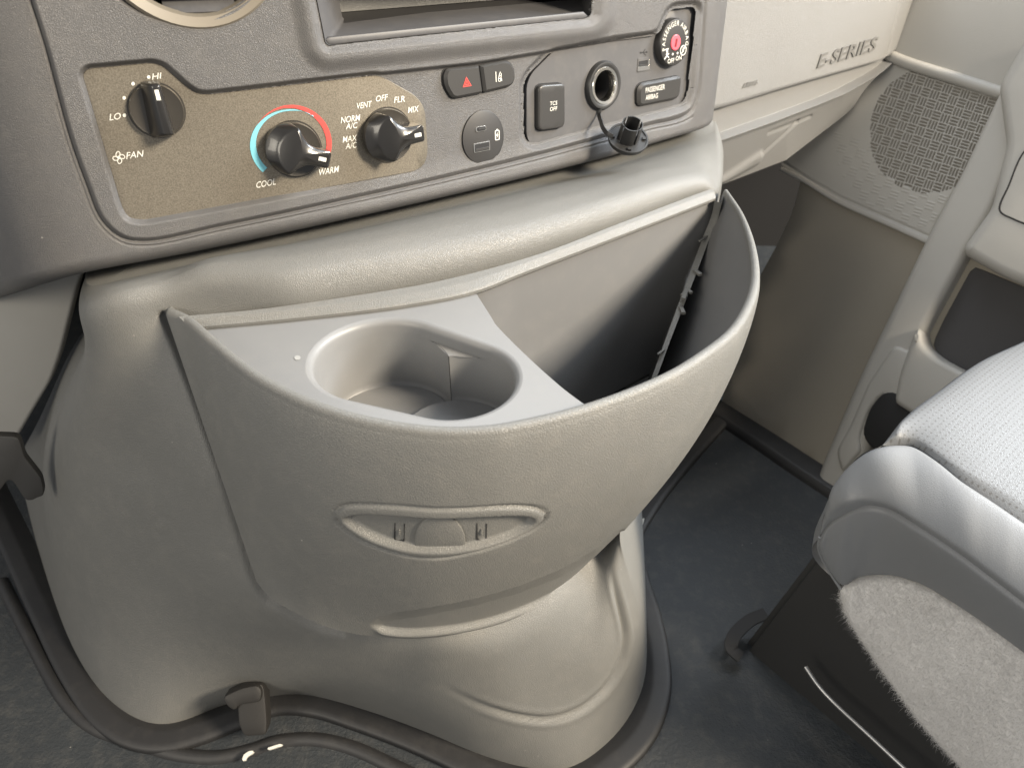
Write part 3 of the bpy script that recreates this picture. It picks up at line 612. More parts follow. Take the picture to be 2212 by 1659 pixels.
sweep('strap', catmull(tp, 30), rounded(A([(-wst, -.0007), (wst, -.0007), (wst, .0007), (-wst, .0007)]), .0004, 3), M['black'], cap, up=(-.5, -.8, .2))

# --- glove box side
a_ = math.radians(27); gr = A([-.3, 1.6]); GB = Graph(gr, .975+math.tan(a_)*(gr-.25), .10, .55)
gtop = [(1480, -130), (2060, -130)]
rows = [(gtop, .0), (z3((200, -10))+[(1700, 0), (2040, 0)], 0), (z3((300, 640), (590, 575), (900, 478), (1460, 318), (1560, 270)), 0), (z3((300, 660), (590, 592), (900, 495), (1460, 332), (1565, 285)), .010),
        (z3((300, 780), (520, 752), (850, 636), (1100, 545), (1230, 488), (1500, 342), (1570, 300)), .012), (z3((300, 790), (520, 768), (850, 652), (1100, 556), (1230, 502), (1500, 350), (1572, 305)), -.004),
        (z3((300, 815), (520, 790), (850, 672), (1100, 576), (1230, 522), (1500, 362), (1575, 312)), 0), (z3((300, 1140), (560, 1065), (640, 1030), (1000, 890), (1130, 790), (1380, 600), (1580, 330)), .03)]
Gd, P = pixrows(rows, GB, 300, 26)
D = np.zeros(P.shape[:2]); seam = z3((1545, -60), (1540, 0), (1492, 200), (1466, 318))
D -= .0022*np.exp(-(line_dist(P, seam)/1.8)**2)
D -= .0030*np.exp(-(line_dist(P, z3((1070, 632), (840, 722)))/2.2)**2)+.004*np.exp(-(line_dist(P, z3((1000, 660), (845, 845)))/2.6)**2)
han = sdf(P, rounded(z3((600, 1005), (825, 830), (845, 850), (835, 900), (640, 1020)), 6)); D += .005*sstep(-han, -6, 8)
Gd += grid_normals(Gd)*D[..., None]
# the right-hand shoulder turns away
e = np.clip((P[..., 0]-1925+.30*P[..., 1])/95, 0, 1); Gd[..., 1] += .10*(1-np.sqrt(np.clip(1-(e*.97)**2, 0, 1)))
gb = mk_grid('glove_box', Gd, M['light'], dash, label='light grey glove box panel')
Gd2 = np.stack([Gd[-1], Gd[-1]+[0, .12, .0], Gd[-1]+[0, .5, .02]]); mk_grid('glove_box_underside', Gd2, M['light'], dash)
d_ = Decal(GB, .0006, .0010)
v, f, w, ch = text2d('E-SERIES', .012); a, b = A(z3((1082, 368))[0]), A(z3((1392, 272))[0])
d_.add(a+v[:, :1]/w*(b-a)+v[:, 1:2]/ch*A([.32, -1])*30, f); d_.build('badge_lettering', M['badge'], gb)
d_ = Decal(GB, .0003, .0008); v, f, w, ch = text2d('AIRBAG', .0); a, b = A(z3((680, 478))[0]), A(z3((762, 456))[0]); d_.add(a+v[:, :1]/w*(b-a)+v[:, 1:2]/ch*A([.30, -1])*11, f); d_.build('airbag_lettering', M['lightsmooth'], gb)
tp_ = A([BZ.hit(A(p)) for p in ((-120, -110), (400, -110), (1000, -110), (1588, -110))]); tp_ = np.vstack([tp_, GB.hit(A([(1700, -130), (2060, -130)]))+[0, .02, 0], [[1.1, 1.0, .78]]]); tp_ = resample(np.vstack([tp_[0]+[-.5, .15, 0], tp_]), 60)
dt = np.stack([tp_+[0, .004, -.01], tp_+[0, .02, .015], tp_*[1, 0, 1]+[0, 1.25, .03], tp_*[1, 0, 1]+[0, 1.75, .05]]); mk_grid('dashboard_top', dt, M['bezel'], dash)
# --- driver's knee panel
KP = Plane(BZ.moved(.05).hit(A([60, 720])), (.25, -1, .12))
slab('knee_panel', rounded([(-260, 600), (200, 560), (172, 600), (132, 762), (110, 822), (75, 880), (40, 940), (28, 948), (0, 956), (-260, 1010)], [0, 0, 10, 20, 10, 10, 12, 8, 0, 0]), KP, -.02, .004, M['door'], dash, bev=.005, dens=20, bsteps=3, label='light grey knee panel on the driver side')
# ================================================================== ENGINE COVER
cover = thing('engine_cover', 'taupe grained engine cover with padded top edge and flared foot on the floor', 'engine cover', (0.0, .55, 0))
BZi = BZ.moved(.020)
def L_(x, y, d): return drop((x, y), d)
def V3(x, y, z): return A([x, y, z])
cols = []
def column(r1, lip, low):
    r1 = A(r1); lip = A(lip); hz = A([lip[0]-r1[0], lip[1]-r1[1], 0]); bu = {0: 0, 1: 0, 2: 0, 3: .012, 4: .012, 12: .013, 13: .003, 14: 0}.get(len(cols), .022); c1 = r1+hz*(.85-bu*12)+[0, 0, (lip[2]-r1[2])*.06+bu]; c2 = lip+[0, 0, (r1[2]-lip[2])*.62+bu*1.5]
    bez = [(1-t)**3*r1+3*t*(1-t)**2*c1+3*t*t*(1-t)*c2+t**3*lip for t in (0, .16, .32, .48, .64, .8, 1)]
    cols.append([r1+unit(-hz)*.05+[0, 0, .004]]+bez+[A(x) for x in low])
b_ = lambda x, y: BZi.hit(A([x, y]))
column(V3(-.43, .95, .50), V3(-.42, .86, .44), [V3(-.50, .90, .34), V3(-.54, .90, .29), V3(-.64, .90, .2), V3(-.71, .88, .09), V3(-.78, .86, 0)])
column(b_(145, 640)+[-.02, .10, 0], L_(118, 795, .37)+[.012, .02, 0], [L_(66, 920, .46), L_(45, 985, .52), L_(12, 1075, .62), L_(62, 1225, .72), L_(128, 1420, .80)])
column(b_(190, 620), L_(165, 760, .352), [L_(140, 930, .45), L_(130, 1010, .50), L_(135, 1160, .60), L_(165, 1320, .71), L_(215, 1530, .80)])
column(b_(270, 602), L_(250, 713, .323), [L_(270, 960, .45), L_(285, 1060, .50), L_(305, 1230, .60), L_(330, 1400, .70), L_(330, 1585, .80)])
column(b_(400, 572), L_(360, 690, .319)+[0, .004, 0], [L_(490, 1060, .45)+[0, .004, 0], L_(525, 1165, .50)+[0, .004, 0], L_(560, 1320, .585), L_(545, 1440, .70), L_(480, 1522, .80)])
column(b_(480, 556), L_(450, 683, .313)+[0, .012, 0], [L_(570, 1070, .45)+[0, .022, 0], L_(605, 1180, .50)+[0, .020, 0], L_(650, 1340, .59), L_(625, 1450, .695), L_(555, 1512, .80)])
for r1, lp, f3, f4, f5 in (((640, 522), (600, 666), (760, 1385, .595), (720, 1460, .69), (640, 1500, .80)), ((780, 490), (750, 643), (860, 1405, .60), (830, 1480, .69), (780, 1535, .80)), ((940, 452), (900, 613), (960, 1410, .59), (940, 1510, .69), (930, 1590, .80)),
                           ((1110, 410), (1070, 571), (1080, 1400, .60), (1060, 1530, .70), (1060, 1645, .80)), ((1270, 370), (1240, 516), (1200, 1330, .59), (1180, 1500, .70), (1210, 1668, .80)), ((1400, 332), (1390, 462), (1290, 1240, .585), (1290, 1470, .70), (1330, 1592, .80))):
    lip = L_(*lp, .312); h1 = lip+[0, .012, -.135]; h2 = lip+[0, .010, -.185]
    column(b_(*r1), lip, [h1, h2, L_(*f3)+[0, .008, 0], L_(*f4), L_(*f5)])
lip = L_(1520, 412, .312); column(b_(1480, 303), lip, [lip+[-.005, .01, -.135], lip+[-.02, 0, -.185], L_(1335, 1175, .54)+[0, .012, 0], L_(1375, 1370, .68), L_(1392, 1480, .80)])
column(b_(1541, 288), L_(1551, 432, .325), [V3(.21, .74, .35), V3(.20, .72, .30), L_(1338, 1150, .53), L_(1392, 1325, .68), L_(1398, 1410, .80)])
column(b_(1541, 288)+[.02, .12, 0], V3(.262, .90, .46), [V3(.25, .85, .35), V3(.22, .80, .30), V3(.13, .70, .22), V3(.17, .70, .1), V3(.18, .66, 0)])
CG = np.swapaxes(A(cols), 0, 1)                       # rows x columns
idx = np.r_[0, np.arange(1, 8), np.arange(8, 13)]
Gd = pchip(np.swapaxes(pchip(np.swapaxes(CG, 0, 1), 420), 0, 1), 330)
Gd = np.swapaxes(pchip(np.swapaxes(CG, 0, 1), 330), 0, 1) if False else Gd
def smooth(G, k, ax):
    for _ in range(k):
        if ax == 0: G[1:-1] = (G[:-2]+2*G[1:-1]+G[2:])/4
        else: G[:, 1:-1] = (G[:, :-2]+2*G[:, 1:-1]+G[:, 2:])/4
    return G
Gs = smooth(smooth(Gd.copy(), 300, 0), 1000, 1); wS = (1-sstep(np.linspace(0, 1, 420), .10, .27))[None, :, None]*sstep(np.linspace(0, 1, 330), .06, .22)[:, None, None]
Gd = smooth(Gd, 110, 1); Gd = smooth(Gd, 24, 0); Gd = Gd*(1-wS)+Gs*wS
P = proj(Gd); D = np.zeros(P.shape[:2])
FG = catmull(z7((1822, 440), (1845, 540), (1870, 640), (1887, 740), (1870, 850), (1800, 970), (1680, 1068), (1550, 1108), (1400, 1095), (1250, 1050), (1100, 980), (960, 900)), 120)
fade = sstep(P[..., 0], 930, 1160)*sstep(P[..., 1], 1215, 1330)
dl_ = line_dist(P, FG); rowmask = np.zeros_like(D); rowmask[150:] = 1
D -= (.0042*np.exp(-(dl_/6.0)**2)-.0012*np.exp(-((dl_-13)/5.0)**2))*fade*rowmask
SEAM = catmull([(352, 682), (372, 730), (420, 860), (475, 1020), (520, 1160), (548, 1250), (572, 1290), (605, 1310), (683, 1350), (740, 1366)], 90); D -= .007*np.exp(-(line_dist(P, SEAM)/7.0)**2)*rowmask
dim = np.abs(np.linalg.norm((P-[352, 1137])/[1, 1], axis=-1)-20); D -= .0006*np.exp(-(dim/4)**2)*rowmask
Gd += grid_normals(Gd)*D[..., None]
split = int(330*.50)
body = mk_grid('cover_shell', Gd, M['cover'], cover)
body.data.materials.append(M['pad'])
fm = np.zeros(len(body.data.polygons), np.int32); ncell = Gd.shape[1]-1
rowi = np.arange(len(fm))//ncell; fm[rowi < int(330*7.0/12)] = 1
body.data.polygons.foreach_set('material_index', fm)

# ================================================================== STORAGE BIN
binr = thing('storage_bin', 'taupe bow-fronted storage bin with two cup holders clipped to the engine cover', 'storage bin', (0.0, .42, .27))
DR = .315
rim_px = [(362, 686), (392, 700), (420, 724), (458, 758), (547, 828), (667, 888), (787, 925), (947, 948), (1068, 944), (1125, 934), (1237, 908), (1349, 871), (1461, 822), (1536, 774), (1592, 728), (1626, 673), (1641, 617), (1634, 542), (1607, 467), (1572, 414)]
bot_px = [(556, 1258, .525), (566, 1274, .525), (582, 1290, .528), (602, 1304, .53), (683, 1347, .54), (756, 1368, .55), (852, 1380, .555), (924, 1380, .555), (1000, 1368, .555), (1068, 1349, .553), (1116, 1330, .552), (1170, 1305, .55), (1237, 1262, .545), (1285, 1218, .54), (1315, 1180, .535), (1330, 1158, .53)]
bot3 = [L_(*b) for b in bot_px]+[V3(.118, .52, .272), V3(.135, .58, .275), V3(.150, .64, .28), V3(.165, .70, .285)]
rim3 = drop(rim_px, DR)
K = len(rim_px); uu = np.arange(K, dtype=float)
NC = 360
def par(C3):                    # sample curves that share their key parameter
    return smooth(np.stack([np.interp(np.linspace(0, K-1, NC), uu, C3[:, k]) for k in range(3)], -1)[None], 0, 0)[0]
def smooth1(C, k):
    C = C.copy()
    for _ in range(k): C[1:-1] = (C[:-2]+2*C[1:-1]+C[2:])/4
    return C
RIM = smooth1(catmull(rim3, NC), 8); keyu = None
s_ = np.r_[0, np.cumsum(np.linalg.norm(np.diff(RIM, axis=0), axis=1))]; ku = [s_[np.argmin(np.linalg.norm(RIM-k, axis=1))] for k in rim3]
B3 = A(bot3); BOT = np.stack([np.interp(s_, ku, B3[:, k]) for k in range(3)], -1); BOT = smooth1(BOT, 70)
tang = unit(np.gradient(RIM, axis=0)); outw = np.stack([tang[:, 1], -tang[:, 0], 0*tang[:, 0]], -1); outw = unit(outw)
if outw[NC//2] @ A([0, -1, 0]) < 0: outw = -outw
for _ in range(30): outw[1:-1] = unit(outw[:-2]+2*outw[1:-1]+outw[2:])
t_ = np.linspace(0, 1, 200)[:, None, None]; uN = np.linspace(0, 1, NC)[None, :, None]
bul = .016*np.sin(math.pi*t_**.8)*(1-np.exp(-uN*9))*(1-np.exp(-(1-uN)*14))
OUT = RIM[None]*(1-t_)+BOT[None]*t_+outw[None]*bul
P = proj(OUT); D = np.zeros(P.shape[:2]); rown = np.linspace(0, 1, 200)[:, None]; vis = (np.linspace(0, 1, NC)[None] < .80)
# recess with raised rim
REC = catmull(y6((205, 190), (215, 165), (260, 128), (340, 110), (450, 108), (700, 118), (900, 133), (1090, 147), (1300, 147), (1500, 138), (1720, 124), (1900, 124), (2020, 140), (2085, 170), (2105, 205), (2085, 250), (2000, 325), (1850, 405), (1650, 485), (1450, 540), (1250, 580), (1050, 590), (850, 568), (650, 515), (450, 435), (320, 350), (235, 270)), 200, True)
INN = catmull(y6((300, 235), (330, 215), (420, 198), (560, 196), (800, 212), (1000, 226), (1150, 231), (1350, 226), (1600, 214), (1800, 208), (1930, 215), (1988, 240), (1995, 270), (1960, 310), (1850, 380), (1700, 440), (1500, 495), (1300, 525), (1150, 532), (950, 525), (750, 490), (560, 425), (420, 350), (330, 285)), 200, True)
sr = sdf(P, REC); si = sdf(P, INN)
D += vis*(-.0030*np.exp(-(sr/2.2)**2)+.0012*np.sqrt(np.clip(-sr/10, 0, 1))*(1-sstep(-si, -3, 7))-.0048*sstep(-si, -1, 5))
# scoop along the lower edge
SCO = catmull(z7((742, 682), (770, 655), (850, 632), (1000, 610), (1200, 572), (1400, 515), (1600, 436), (1750, 348), (1850, 268), (1880, 262), (1800, 372), (1650, 508), (1500, 596), (1300, 672), (1100, 714), (900, 727), (780, 710)), 160, True)
ss = sdf(P, SCO); low = sstep(rown, .80, .98)
dtp = line_dist(P, z7((742, 682), (770, 655), (850, 632), (1000, 610), (1200, 572), (1400, 515), (1600, 436), (1750, 348), (1850, 268)))
low_e = line_dist(P, z7((745, 690), (780, 712), (900, 729), (1100, 716), (1300, 674), (1500, 598), (1650, 510), (1800, 374)))
D += vis*(-.0046*sstep(-ss, -1.5, 2.5)*np.clip(dtp/26, 0, 1)**.9)+vis*.0016*np.exp(-((ss-3.0)/3.0)**2)*sstep(P[..., 0], 804, 830)*(1-sstep(low_e, 7, 12))
Nn = grid_normals(OUT); OUT = OUT+Nn*D[..., None]
th = (.0095-.0050*sstep(np.linspace(0, 1, NC), .62, 1.0))[:, None]
# rounded rim, then the inside wall
arc = []
for a in np.linspace(0, math.pi, 9)[::-1]:
    arc.append(RIM+outw*(-th/2+th/2*math.cos(a))[..., None] if False else RIM-outw*(th/2)+outw*(th/2*math.cos(a))+A([0, 0, 1])*th*.55*math.sin(a))
arc = A(arc)                      # from inside to outside
ti = np.linspace(1, 0, 60)[:, None, None]; INSD = (RIM-outw*th)[None]*(1-ti)+(BOT-outw*th+[0, 0, .006])[None]*ti+outw[None]*(.016*np.sin(math.pi*ti**.8)*(1-np.exp(-uN*9))*(1-np.exp(-(1-uN)*14)))
full = np.concatenate([INSD[:-1], arc, OUT[1:]])
r_ = .004; ext = []
for a in np.linspace(math.pi/2, 0, 6)[:-1]: ext.append(full[:, 0]-tang[0]*r_*math.sin(a)-outw[0]*r_*(1-math.cos(a)))
ext = [full[:, 0]-tang[0]*r_+[.004, .03, 0]]+ext
full = np.concatenate([np.stack(ext, 1), full], 1)
fm_ = np.zeros((full.shape[0]-1, full.shape[1]-1), np.int32); fm_[:58] = 1
fs = mk_grid('front_shell', full, [M['bin'], M['inner']], binr, fmat=fm_.ravel())
# end caps and bottom
mk_grid('shell_bottom', np.stack([full[0], full[-1]]), M['bin'], fs)
mk_grid('shell_end', np.stack([full[:60, -1], full[-1:60:-1, -1][np.linspace(0, len(full)-62, 60).astype(int)]], 1), M['bin'], fs)
# badge plate inside the recess
SH_pt = OUT[np.unravel_index(np.argmin(np.linalg.norm(P-[949, 1155], axis=-1)), P.shape[:2])]
class GridSurf(Surf):
    """surface read from a dense grid by nearest picture point"""
    def __init__(s, G, off=0): s.Gd = G; s.P = proj(G); s.n = grid_normals(G); s.off = off; s.grid = A(s.P).reshape(-1, 2)
    def _i(s, p):
        q = A(p); f = q.reshape(-1, 2); Gf = s.Gd.reshape(-1, 3); Nf = s.n.reshape(-1, 3); out = np.zeros((len(f), 3)); on = np.zeros((len(f), 3))
        for k, x in enumerate(f):
            d = ((s.grid-x)**2).sum(1); j = np.argpartition(d, 4)[:4]; w = 1/(d[j]+.05); w /= w.sum(); c = w@Gf[j]; n = unit(w@Nf[j])
            r = rays(x); out[k] = CAM+r*(((c-CAM)@n)/(r@n)); on[k] = n
        return out.reshape(q.shape[:-1]+(3,)), on.reshape(q.shape[:-1]+(3,))
    def hit(s, p, **kw): a, n = s._i(p); return a-n*s.off
    def normal(s, H): return s._i(proj(H))[1]
sel = (P[:, :, 0].min(0) < 1300) & (P[:, :, 0].max(0) > 680)
BS = RIM[None]*(1-t_)+BOT[None]*t_+outw[None]*bul; BSc = BS[60:190][:, sel]
RS = GridSurf(BSc, .0048)
d_ = slab('hook_door', A(y6((913, 522), (914, 430), (935, 350), (985, 285), (1060, 245), (1140, 232), (1220, 245), (1300, 295), (1350, 360), (1378, 430), (1386, 518))), RS, -.001, .0016, M['bin'], fs, bev=.0008, dens=7)
for cx_, y0 in ((766, 0), (1530, 0)):
    q = y6((cx_-44, 315), (cx_-36, 315), (cx_-34, 450), (cx_-18, 468), (cx_+34, 468), (cx_+42, 450), (cx_+42, 322), (cx_+52, 322), (cx_+50, 480), (cx_+30, 488), (cx_-40, 470), (cx_-50, 462))
    Q = Decal(RS, .0004); Q.poly(q); Q.build('clip_slot', M['void'], fs)
    slab('clip_tongue', y6((cx_-14, 400), (cx_+2, 372), (cx_+10, 378), (cx_+14, 420), (cx_, 432)), RS, -.0005, .0012, M['bin'], fs, bev=.0006, bsteps=2)
# tray with the two cup wells
TD = .3195; TZ = CAMZ-TD
def plan(p, d=TD): return drop(p, d)[..., :2]
lcirc = z4((1000, 700), (1060, 600), (1200, 520), (1040, 820), (1100, 900), (1250, 990)); rcirc = z4((2120, 870), (2085, 760), (2065, 975), (1960, 1030))
def fit(pts):
    q = plan(pts); Am = np.c_[2*q, np.ones(len(q))]; s = np.linalg.lstsq(Am, (q**2).sum(1), rcond=None)[0]; return s[:2], math.sqrt(s[2]+s[:2]@s[:2])
c1, R1 = fit(lcirc); c2, R2 = fit(rcirc)
print('cups', c1, R1, c2, R2)
c1, R1, c2, R2 = A([-.097, .4575]), .0515, A([-.043, .4325]), .0455
def hull(R1_, R2_, n=120):
    d = c2-c1; L = np.linalg.norm(d); a = math.atan2(d[1], d[0]); be = math.acos((R1_-R2_)/L)
    t1 = np.linspace(a+be, a+2*math.pi-be, n*2//3); t2 = np.linspace(a-be, a+be, n//3)
    return np.vstack([np.stack([c1[0]+R1_*np.cos(t1), c1[1]+R1_*np.sin(t1)], -1), np.stack([c2[0]+R2_*np.cos(t2), c2[1]+R2_*np.sin(t2)], -1)])
def at(q, z): return np.c_[q, np.full(len(q), z)]
fil = .0055
h0 = resample(np.vstack([hull(R1+fil, R2+fil), hull(R1+fil, R2+fil)[:1]]), 160, True)
hin = inset(h0, fil)
backl = z4((310, 560), (370, 540), (900, 490), (1500, 420), (1890, 345)); rightl = z4((1890, 345), (2000, 520))+z5((250, 920), (400, 1075), (650, 1300), (820, 1425))
insr = plan(proj(RIM-outw*th*.8)); ip = proj(RIM)
k0 = np.argmin(np.linalg.norm(ip-[395, 700], axis=1)); k1 = np.argmin(np.linalg.norm(ip-[1290, 890], axis=1))
frontl = insr[k0:k1]
tp = np.vstack([plan(catmull(backl, 40)), plan(catmull(rightl, 40))[1:], frontl[::-1][::3]])
v, f = tri2d(tp, [h0], step=.012)
tray = mk('tray', np.vstack([at(v, TZ)]), f, M['tray'], binr, label='grey tray with a large and a small cup well'); fix(tray, 30)
ring = [at(h0, TZ)]
for a in (22, 45, 68, 90): a = math.radians(a); ring.append(at(inset(h0, fil*math.sin(a)), TZ-fil*(1-math.cos(a))))
lipz = TZ-.013; ring.append(at(hin, lipz))
G = A(ring); o = mk_grid('well_rim', np.concatenate([G, G[:, :1]], 1), M['tray'], tray)
# small shelf left between the two wells
t = np.linspace(0, 2*math.pi, 180, endpoint=False)
C1 = np.stack([c1[0]+R1*np.cos(t), c1[1]+R1*np.sin(t)], -1); C2 = np.stack([c2[0]+R2*np.cos(t), c2[1]+R2*np.sin(t)], -1)
in2 = np.linalg.norm(C1-c2, axis=1) < R2; in1 = np.linalg.norm(C2-c1, axis=1) < R1
def walls(C, cut, c, R, z0, z1, taper, name):
    m = len(C); start = np.argmax(cut & ~np.roll(cut, -1)); order = (start+1+np.arange(m)) % m; k = order[~cut[order]]
    Q = C[k]; rows = [at(c+(Q-c)*(1-0*s), z0+(z1-z0)*s) for s in np.linspace(0, 1, 12)]; rows.append(at(c+(Q-c)*(1-.05), z1-.002))
    mk_grid(name, A(rows), M['tray'], tray); return Q
Z1, Z2 = TZ-.064, TZ-.056
Q1 = walls(C1, in2, c1, R1, lipz+.0002, Z1, .05, 'cup_wall'); Q2 = walls(C2, in1, c2, R2, lipz+.0002, Z2, .05, 'cup_wall')
for ca, Ra, za in ((c1, R1, Z1), (c2, R2, Z2)):
    tt = np.linspace(0, 2*math.pi, 64, endpoint=False); rr = A([ca+Ra*.96*A([math.cos(x), math.sin(x)]) for x in tt])
    V = np.vstack([at(rr, za), at(rr, za-.02)]); mk('cup_floor', V, [tuple(range(64))]+[(i, (i+1) % 64, 64+(i+1) % 64, 64+i) for i in range(64)], M['tray'], tray, sharp=30)
cusp = []
for side in (0, 1):
    qa = (Q1[0], Q2[-1]) if side == 0 else (Q1[-1], Q2[0])
    x = (qa[0]+qa[1])/2; d = np.linalg.norm(hin-x, axis=1); j = np.argmin(d); m = len(hin)
    near = hin[(j+np.arange(-16, 17)) % m]; near = near[(np.linalg.norm(near-c1, axis=1) > R1-.0004) & (np.linalg.norm(near-c2, axis=1) > R2-.0004)] if False else near[(np.linalg.norm(near-c1, axis=1) > R1+.0004) & (np.linalg.norm(near-c2, axis=1) > R2+.0004)]
    fan = [x]+list(near); V = np.vstack([at(A(fan), lipz)]); V[0, 2] -= .0005; mk('web_top', V, [(0, i, i+1) for i in range(1, len(fan)-1)], M['tray'], tray, smooth=False)
# dust mark
mk('moulding_mark', at(plan(ellipse(z4((940, 714))[0], 7, 5, n=16)), TZ+.0004), [tuple(range(16))], M['mark'], tray)
# tray edge turned down into the pocket
re = plan(catmull(rightl, 40)); mk_grid('tray_edge', np.stack([at(re, TZ), at(re+[-.001, 0], TZ-.004), at(re+[-.004, 0], TZ-.11)]), M['bin'], tray)
# back panel with lip strip
lt = catmull(z4((300, 492), (310, 490), (700, 455), (1200, 385), (1700, 300))+z5((500, 522), (1000, 332), (1480, 152), (1505, 146)), 160); lb = catmull([(405, 706)]+z4((370, 540), (900, 490), (1500, 420), (1890, 345))+z5((400, 622), (1000, 392), (1525, 188)), 160)
T0 = drop(lt, .3095); T1 = drop(lb, .3150); dn = unit(A([.1, -.35, 0]))
bp3 = [T0+[0, .006, -.02], T0+[0, .002, -.001], T0, (T0*.5+T1*.5)+[0, 0, .0012], T1, T1+[0, -.0012, -.0012], T1+[0, -.0010, -.004], T1+[0, .004, -.0075], T1+[0, .004, -.02], T1+[.000, .002, -.09], T1+[-.0, -.012, -.19]]
dense = []
for a, b in zip(bp3[:-1], bp3[1:]):
    for s in np.linspace(0, 1, 6, endpoint=False): dense.append(a*(1-s)+b*s)
Gd = A(dense+[bp3[-1]]); P = proj(Gd); D = -.0008*np.exp(-(line_dist(P, z4((2100, 765), (2212, 745))+z5((1240, 690), (1300, 650)))/1.6)**2); D[:20] = 0
Gd = Gd+grid_normals(Gd)*D[..., None]
fm_ = np.zeros((Gd.shape[0]-1, Gd.shape[1]-1), np.int32); fm_[38:] = 1
bp = mk_grid('back_panel', Gd, [M['bin'], M['inner']], binr, sharp=35, fmat=fm_.ravel())
# pocket floor
pf = np.vstack([T1[::8][:, :2]+[0, -.012], (BOT-outw*th)[::-8][:, :2]]); pf = pf[pf[:, 0] > -.40]
mk('pocket_floor', at(pf, .292), [tuple(range(len(pf)))], M['bin'], binr, smooth=False)
# side flange with its mounting hooks
fe = [(1548, 436), (1540, 470), (1524, 510), (1500, 575), (1470, 655), (1440, 735), (1413, 810), (1392, 862), (1372, 905)]
fd = np.linspace(.318, .475, len(fe)); f3 = catmull(A([L_(x, y, d) for (x, y), d in zip(fe, fd)]), 60)
wv = A([.62, -.45, 0])*.0065; wv2 = wv*np.linspace(1.15, .55, 60)[:, None]; bk_ = A([.30, .85, 0])*.012
mk_grid('side_flange', np.stack([f3-wv2*.4+bk_, f3-wv2*.4, f3+wv2, f3+wv2+bk_]), M['bin'], binr, sharp=30)
ie = resample(INSD[::-1, -1], 60); mk_grid('shell_return', np.stack([f3+wv2+bk_*.8, f3*.5+ie*.5+[.010, .018, 0], ie], 1), M['inner'], binr)
for i, (a, b, w) in enumerate(((((1518, 505)), (1502, 515), 5), ((1540, 512), (1556, 500), 4), ((1478, 620), (1470, 640), 9), ((1482, 576), (1496, 586), 9), ((1470, 620), (1458, 632), 5), ((1444, 655), (1450, 670), 9), ((1474, 625), (1484, 632), 8), ((1420, 752), (1406, 762), 5))):
    k = np.argmin(np.linalg.norm(proj(f3)-a, axis=1)); dpt = CAMZ-f3[k, 2]; pa, pb = L_(*a, dpt), L_(*b, dpt); sh_ = f3[k]+wv2[k]*.3-pa; pb = pb+sh_; pa = pa+sh_; wz = w*depth(pa)/FPX
    sweep('hook', np.stack([pa, (pa+pb)/2, pb]), rounded(A([(-wz/2, -wz/3), (wz/2, -wz/3), (wz/2, wz/3), (-wz/2, wz/3)]), wz/6, 3), M['bin'], binr)
# ================================================================== FLOOR AND BODY
fp = drop([(-400, 1500), (1000, 2600), (2900, 2600), (2600, 600), (1500, 700), (-700, 600)], CAMZ)
fl = mk('floor', [(-3, -1, 0), (3, -1, 0), (3, 4, 0), (-3, 4, 0)], [(0, 1, 2, 3)], M['floor']); fl['kind'] = 'structure'
fw = mk('firewall', [(-2.5, 1.7, 0), (2.5, 1.55, 0), (2.5, 1.5, 1.6), (-2.5, 1.65, 1.6)], [(0, 1, 2, 3)], M['void']); fw['kind'] = 'structure'
# black rubber edging
tr = thing('floor_trim', 'black rubber edging around the foot of the engine cover', 'floor trim', (0.0, .42, 0))
ed = [(1560, 900), (1470, 1000), (1400, 1090), (1362, 1165), (1378, 1250), (1402, 1330), (1418, 1410), (1420, 1490), (1392, 1570), (1330, 1640), (1230, 1700), (1110, 1690), (1010, 1640), (900, 1590), (780, 1545), (680, 1515), (600, 1512), (520, 1540), (440, 1572), (360, 1592), (290, 1582), (225, 1540), (160, 1450), (90, 1310), (30, 1180), (-40, 1030)]
e3 = catmull(drop(ed, .794), 300)
prof = rounded(A([(-.016, -.008), (-.016, .001), (-.011, .004), (.006, .004), (.016, -.001), (.024, -.006), (.026, -.008)]), .003, 4)
sweep('rubber_edging', e3, prof, M['rubber'], tr, sharp=60)
rid = catmull(drop([(1240, 1790), (1000, 1720), (860, 1655), (760, 1610), (680, 1592), (600, 1596), (540, 1615), (470, 1630), (390, 1625), (300, 1600), (200, 1565), (140, 1510), (60, 1370), (0, 1250)], .795), 200)
sweep('outer_ridge', rid, rounded(A([(-.009, -.008), (-.006, -.001), (0, .002), (.006, -.001), (.010, -.008)]), .003, 4), M['rubber'], tr, sharp=60)
# retaining clip over the edging
clip = thing('retaining_clip', 'small black retaining clip over the rubber edging by the white marks', 'clip', tuple(L_(545, 1530, .79)))
cs = Plane(L_(545, 1500, .74), (.15, -.75, .62))
slab('clip_body', rounded(y5((1600, 520), (1640, 470), (1765, 440), (1785, 470), (1795, 560), (1806, 700), (1800, 790), (1650, 800), (1615, 720)), 8), cs, -.02, .006, M['clip'], clip, bev=.003, dens=7)
slab('clip_head', rounded(y5((1510, 520), (1640, 460), (1750, 440), (1780, 480), (1770, 560), (1620, 580), (1600, 620), (1540, 590)), 12), cs, -.01, .011, M['clip'], clip, bev=.004, dens=7)
ws = Plane(L_(560, 1615, .785), (0, -.35, .94))
for q, lab in ((y5((1630, 975), (1640, 935), (1675, 910), (1705, 905), (1712, 922), (1680, 938), (1658, 955), (1652, 980)), 'short curved white paint mark on the black edging just below the clip'), (y5((1798, 888), (1895, 858), (1908, 872), (1806, 906)), 'short straight white paint mark on the black edging beside the clip')):
    o = slab('paint_mark', rounded(q, 3), ws, -.003, .0012, M['white'], None, bev=.0005, dens=5); o['label'] = lab; o['category'] = 'paint mark'; o['kind'] = 'thing'
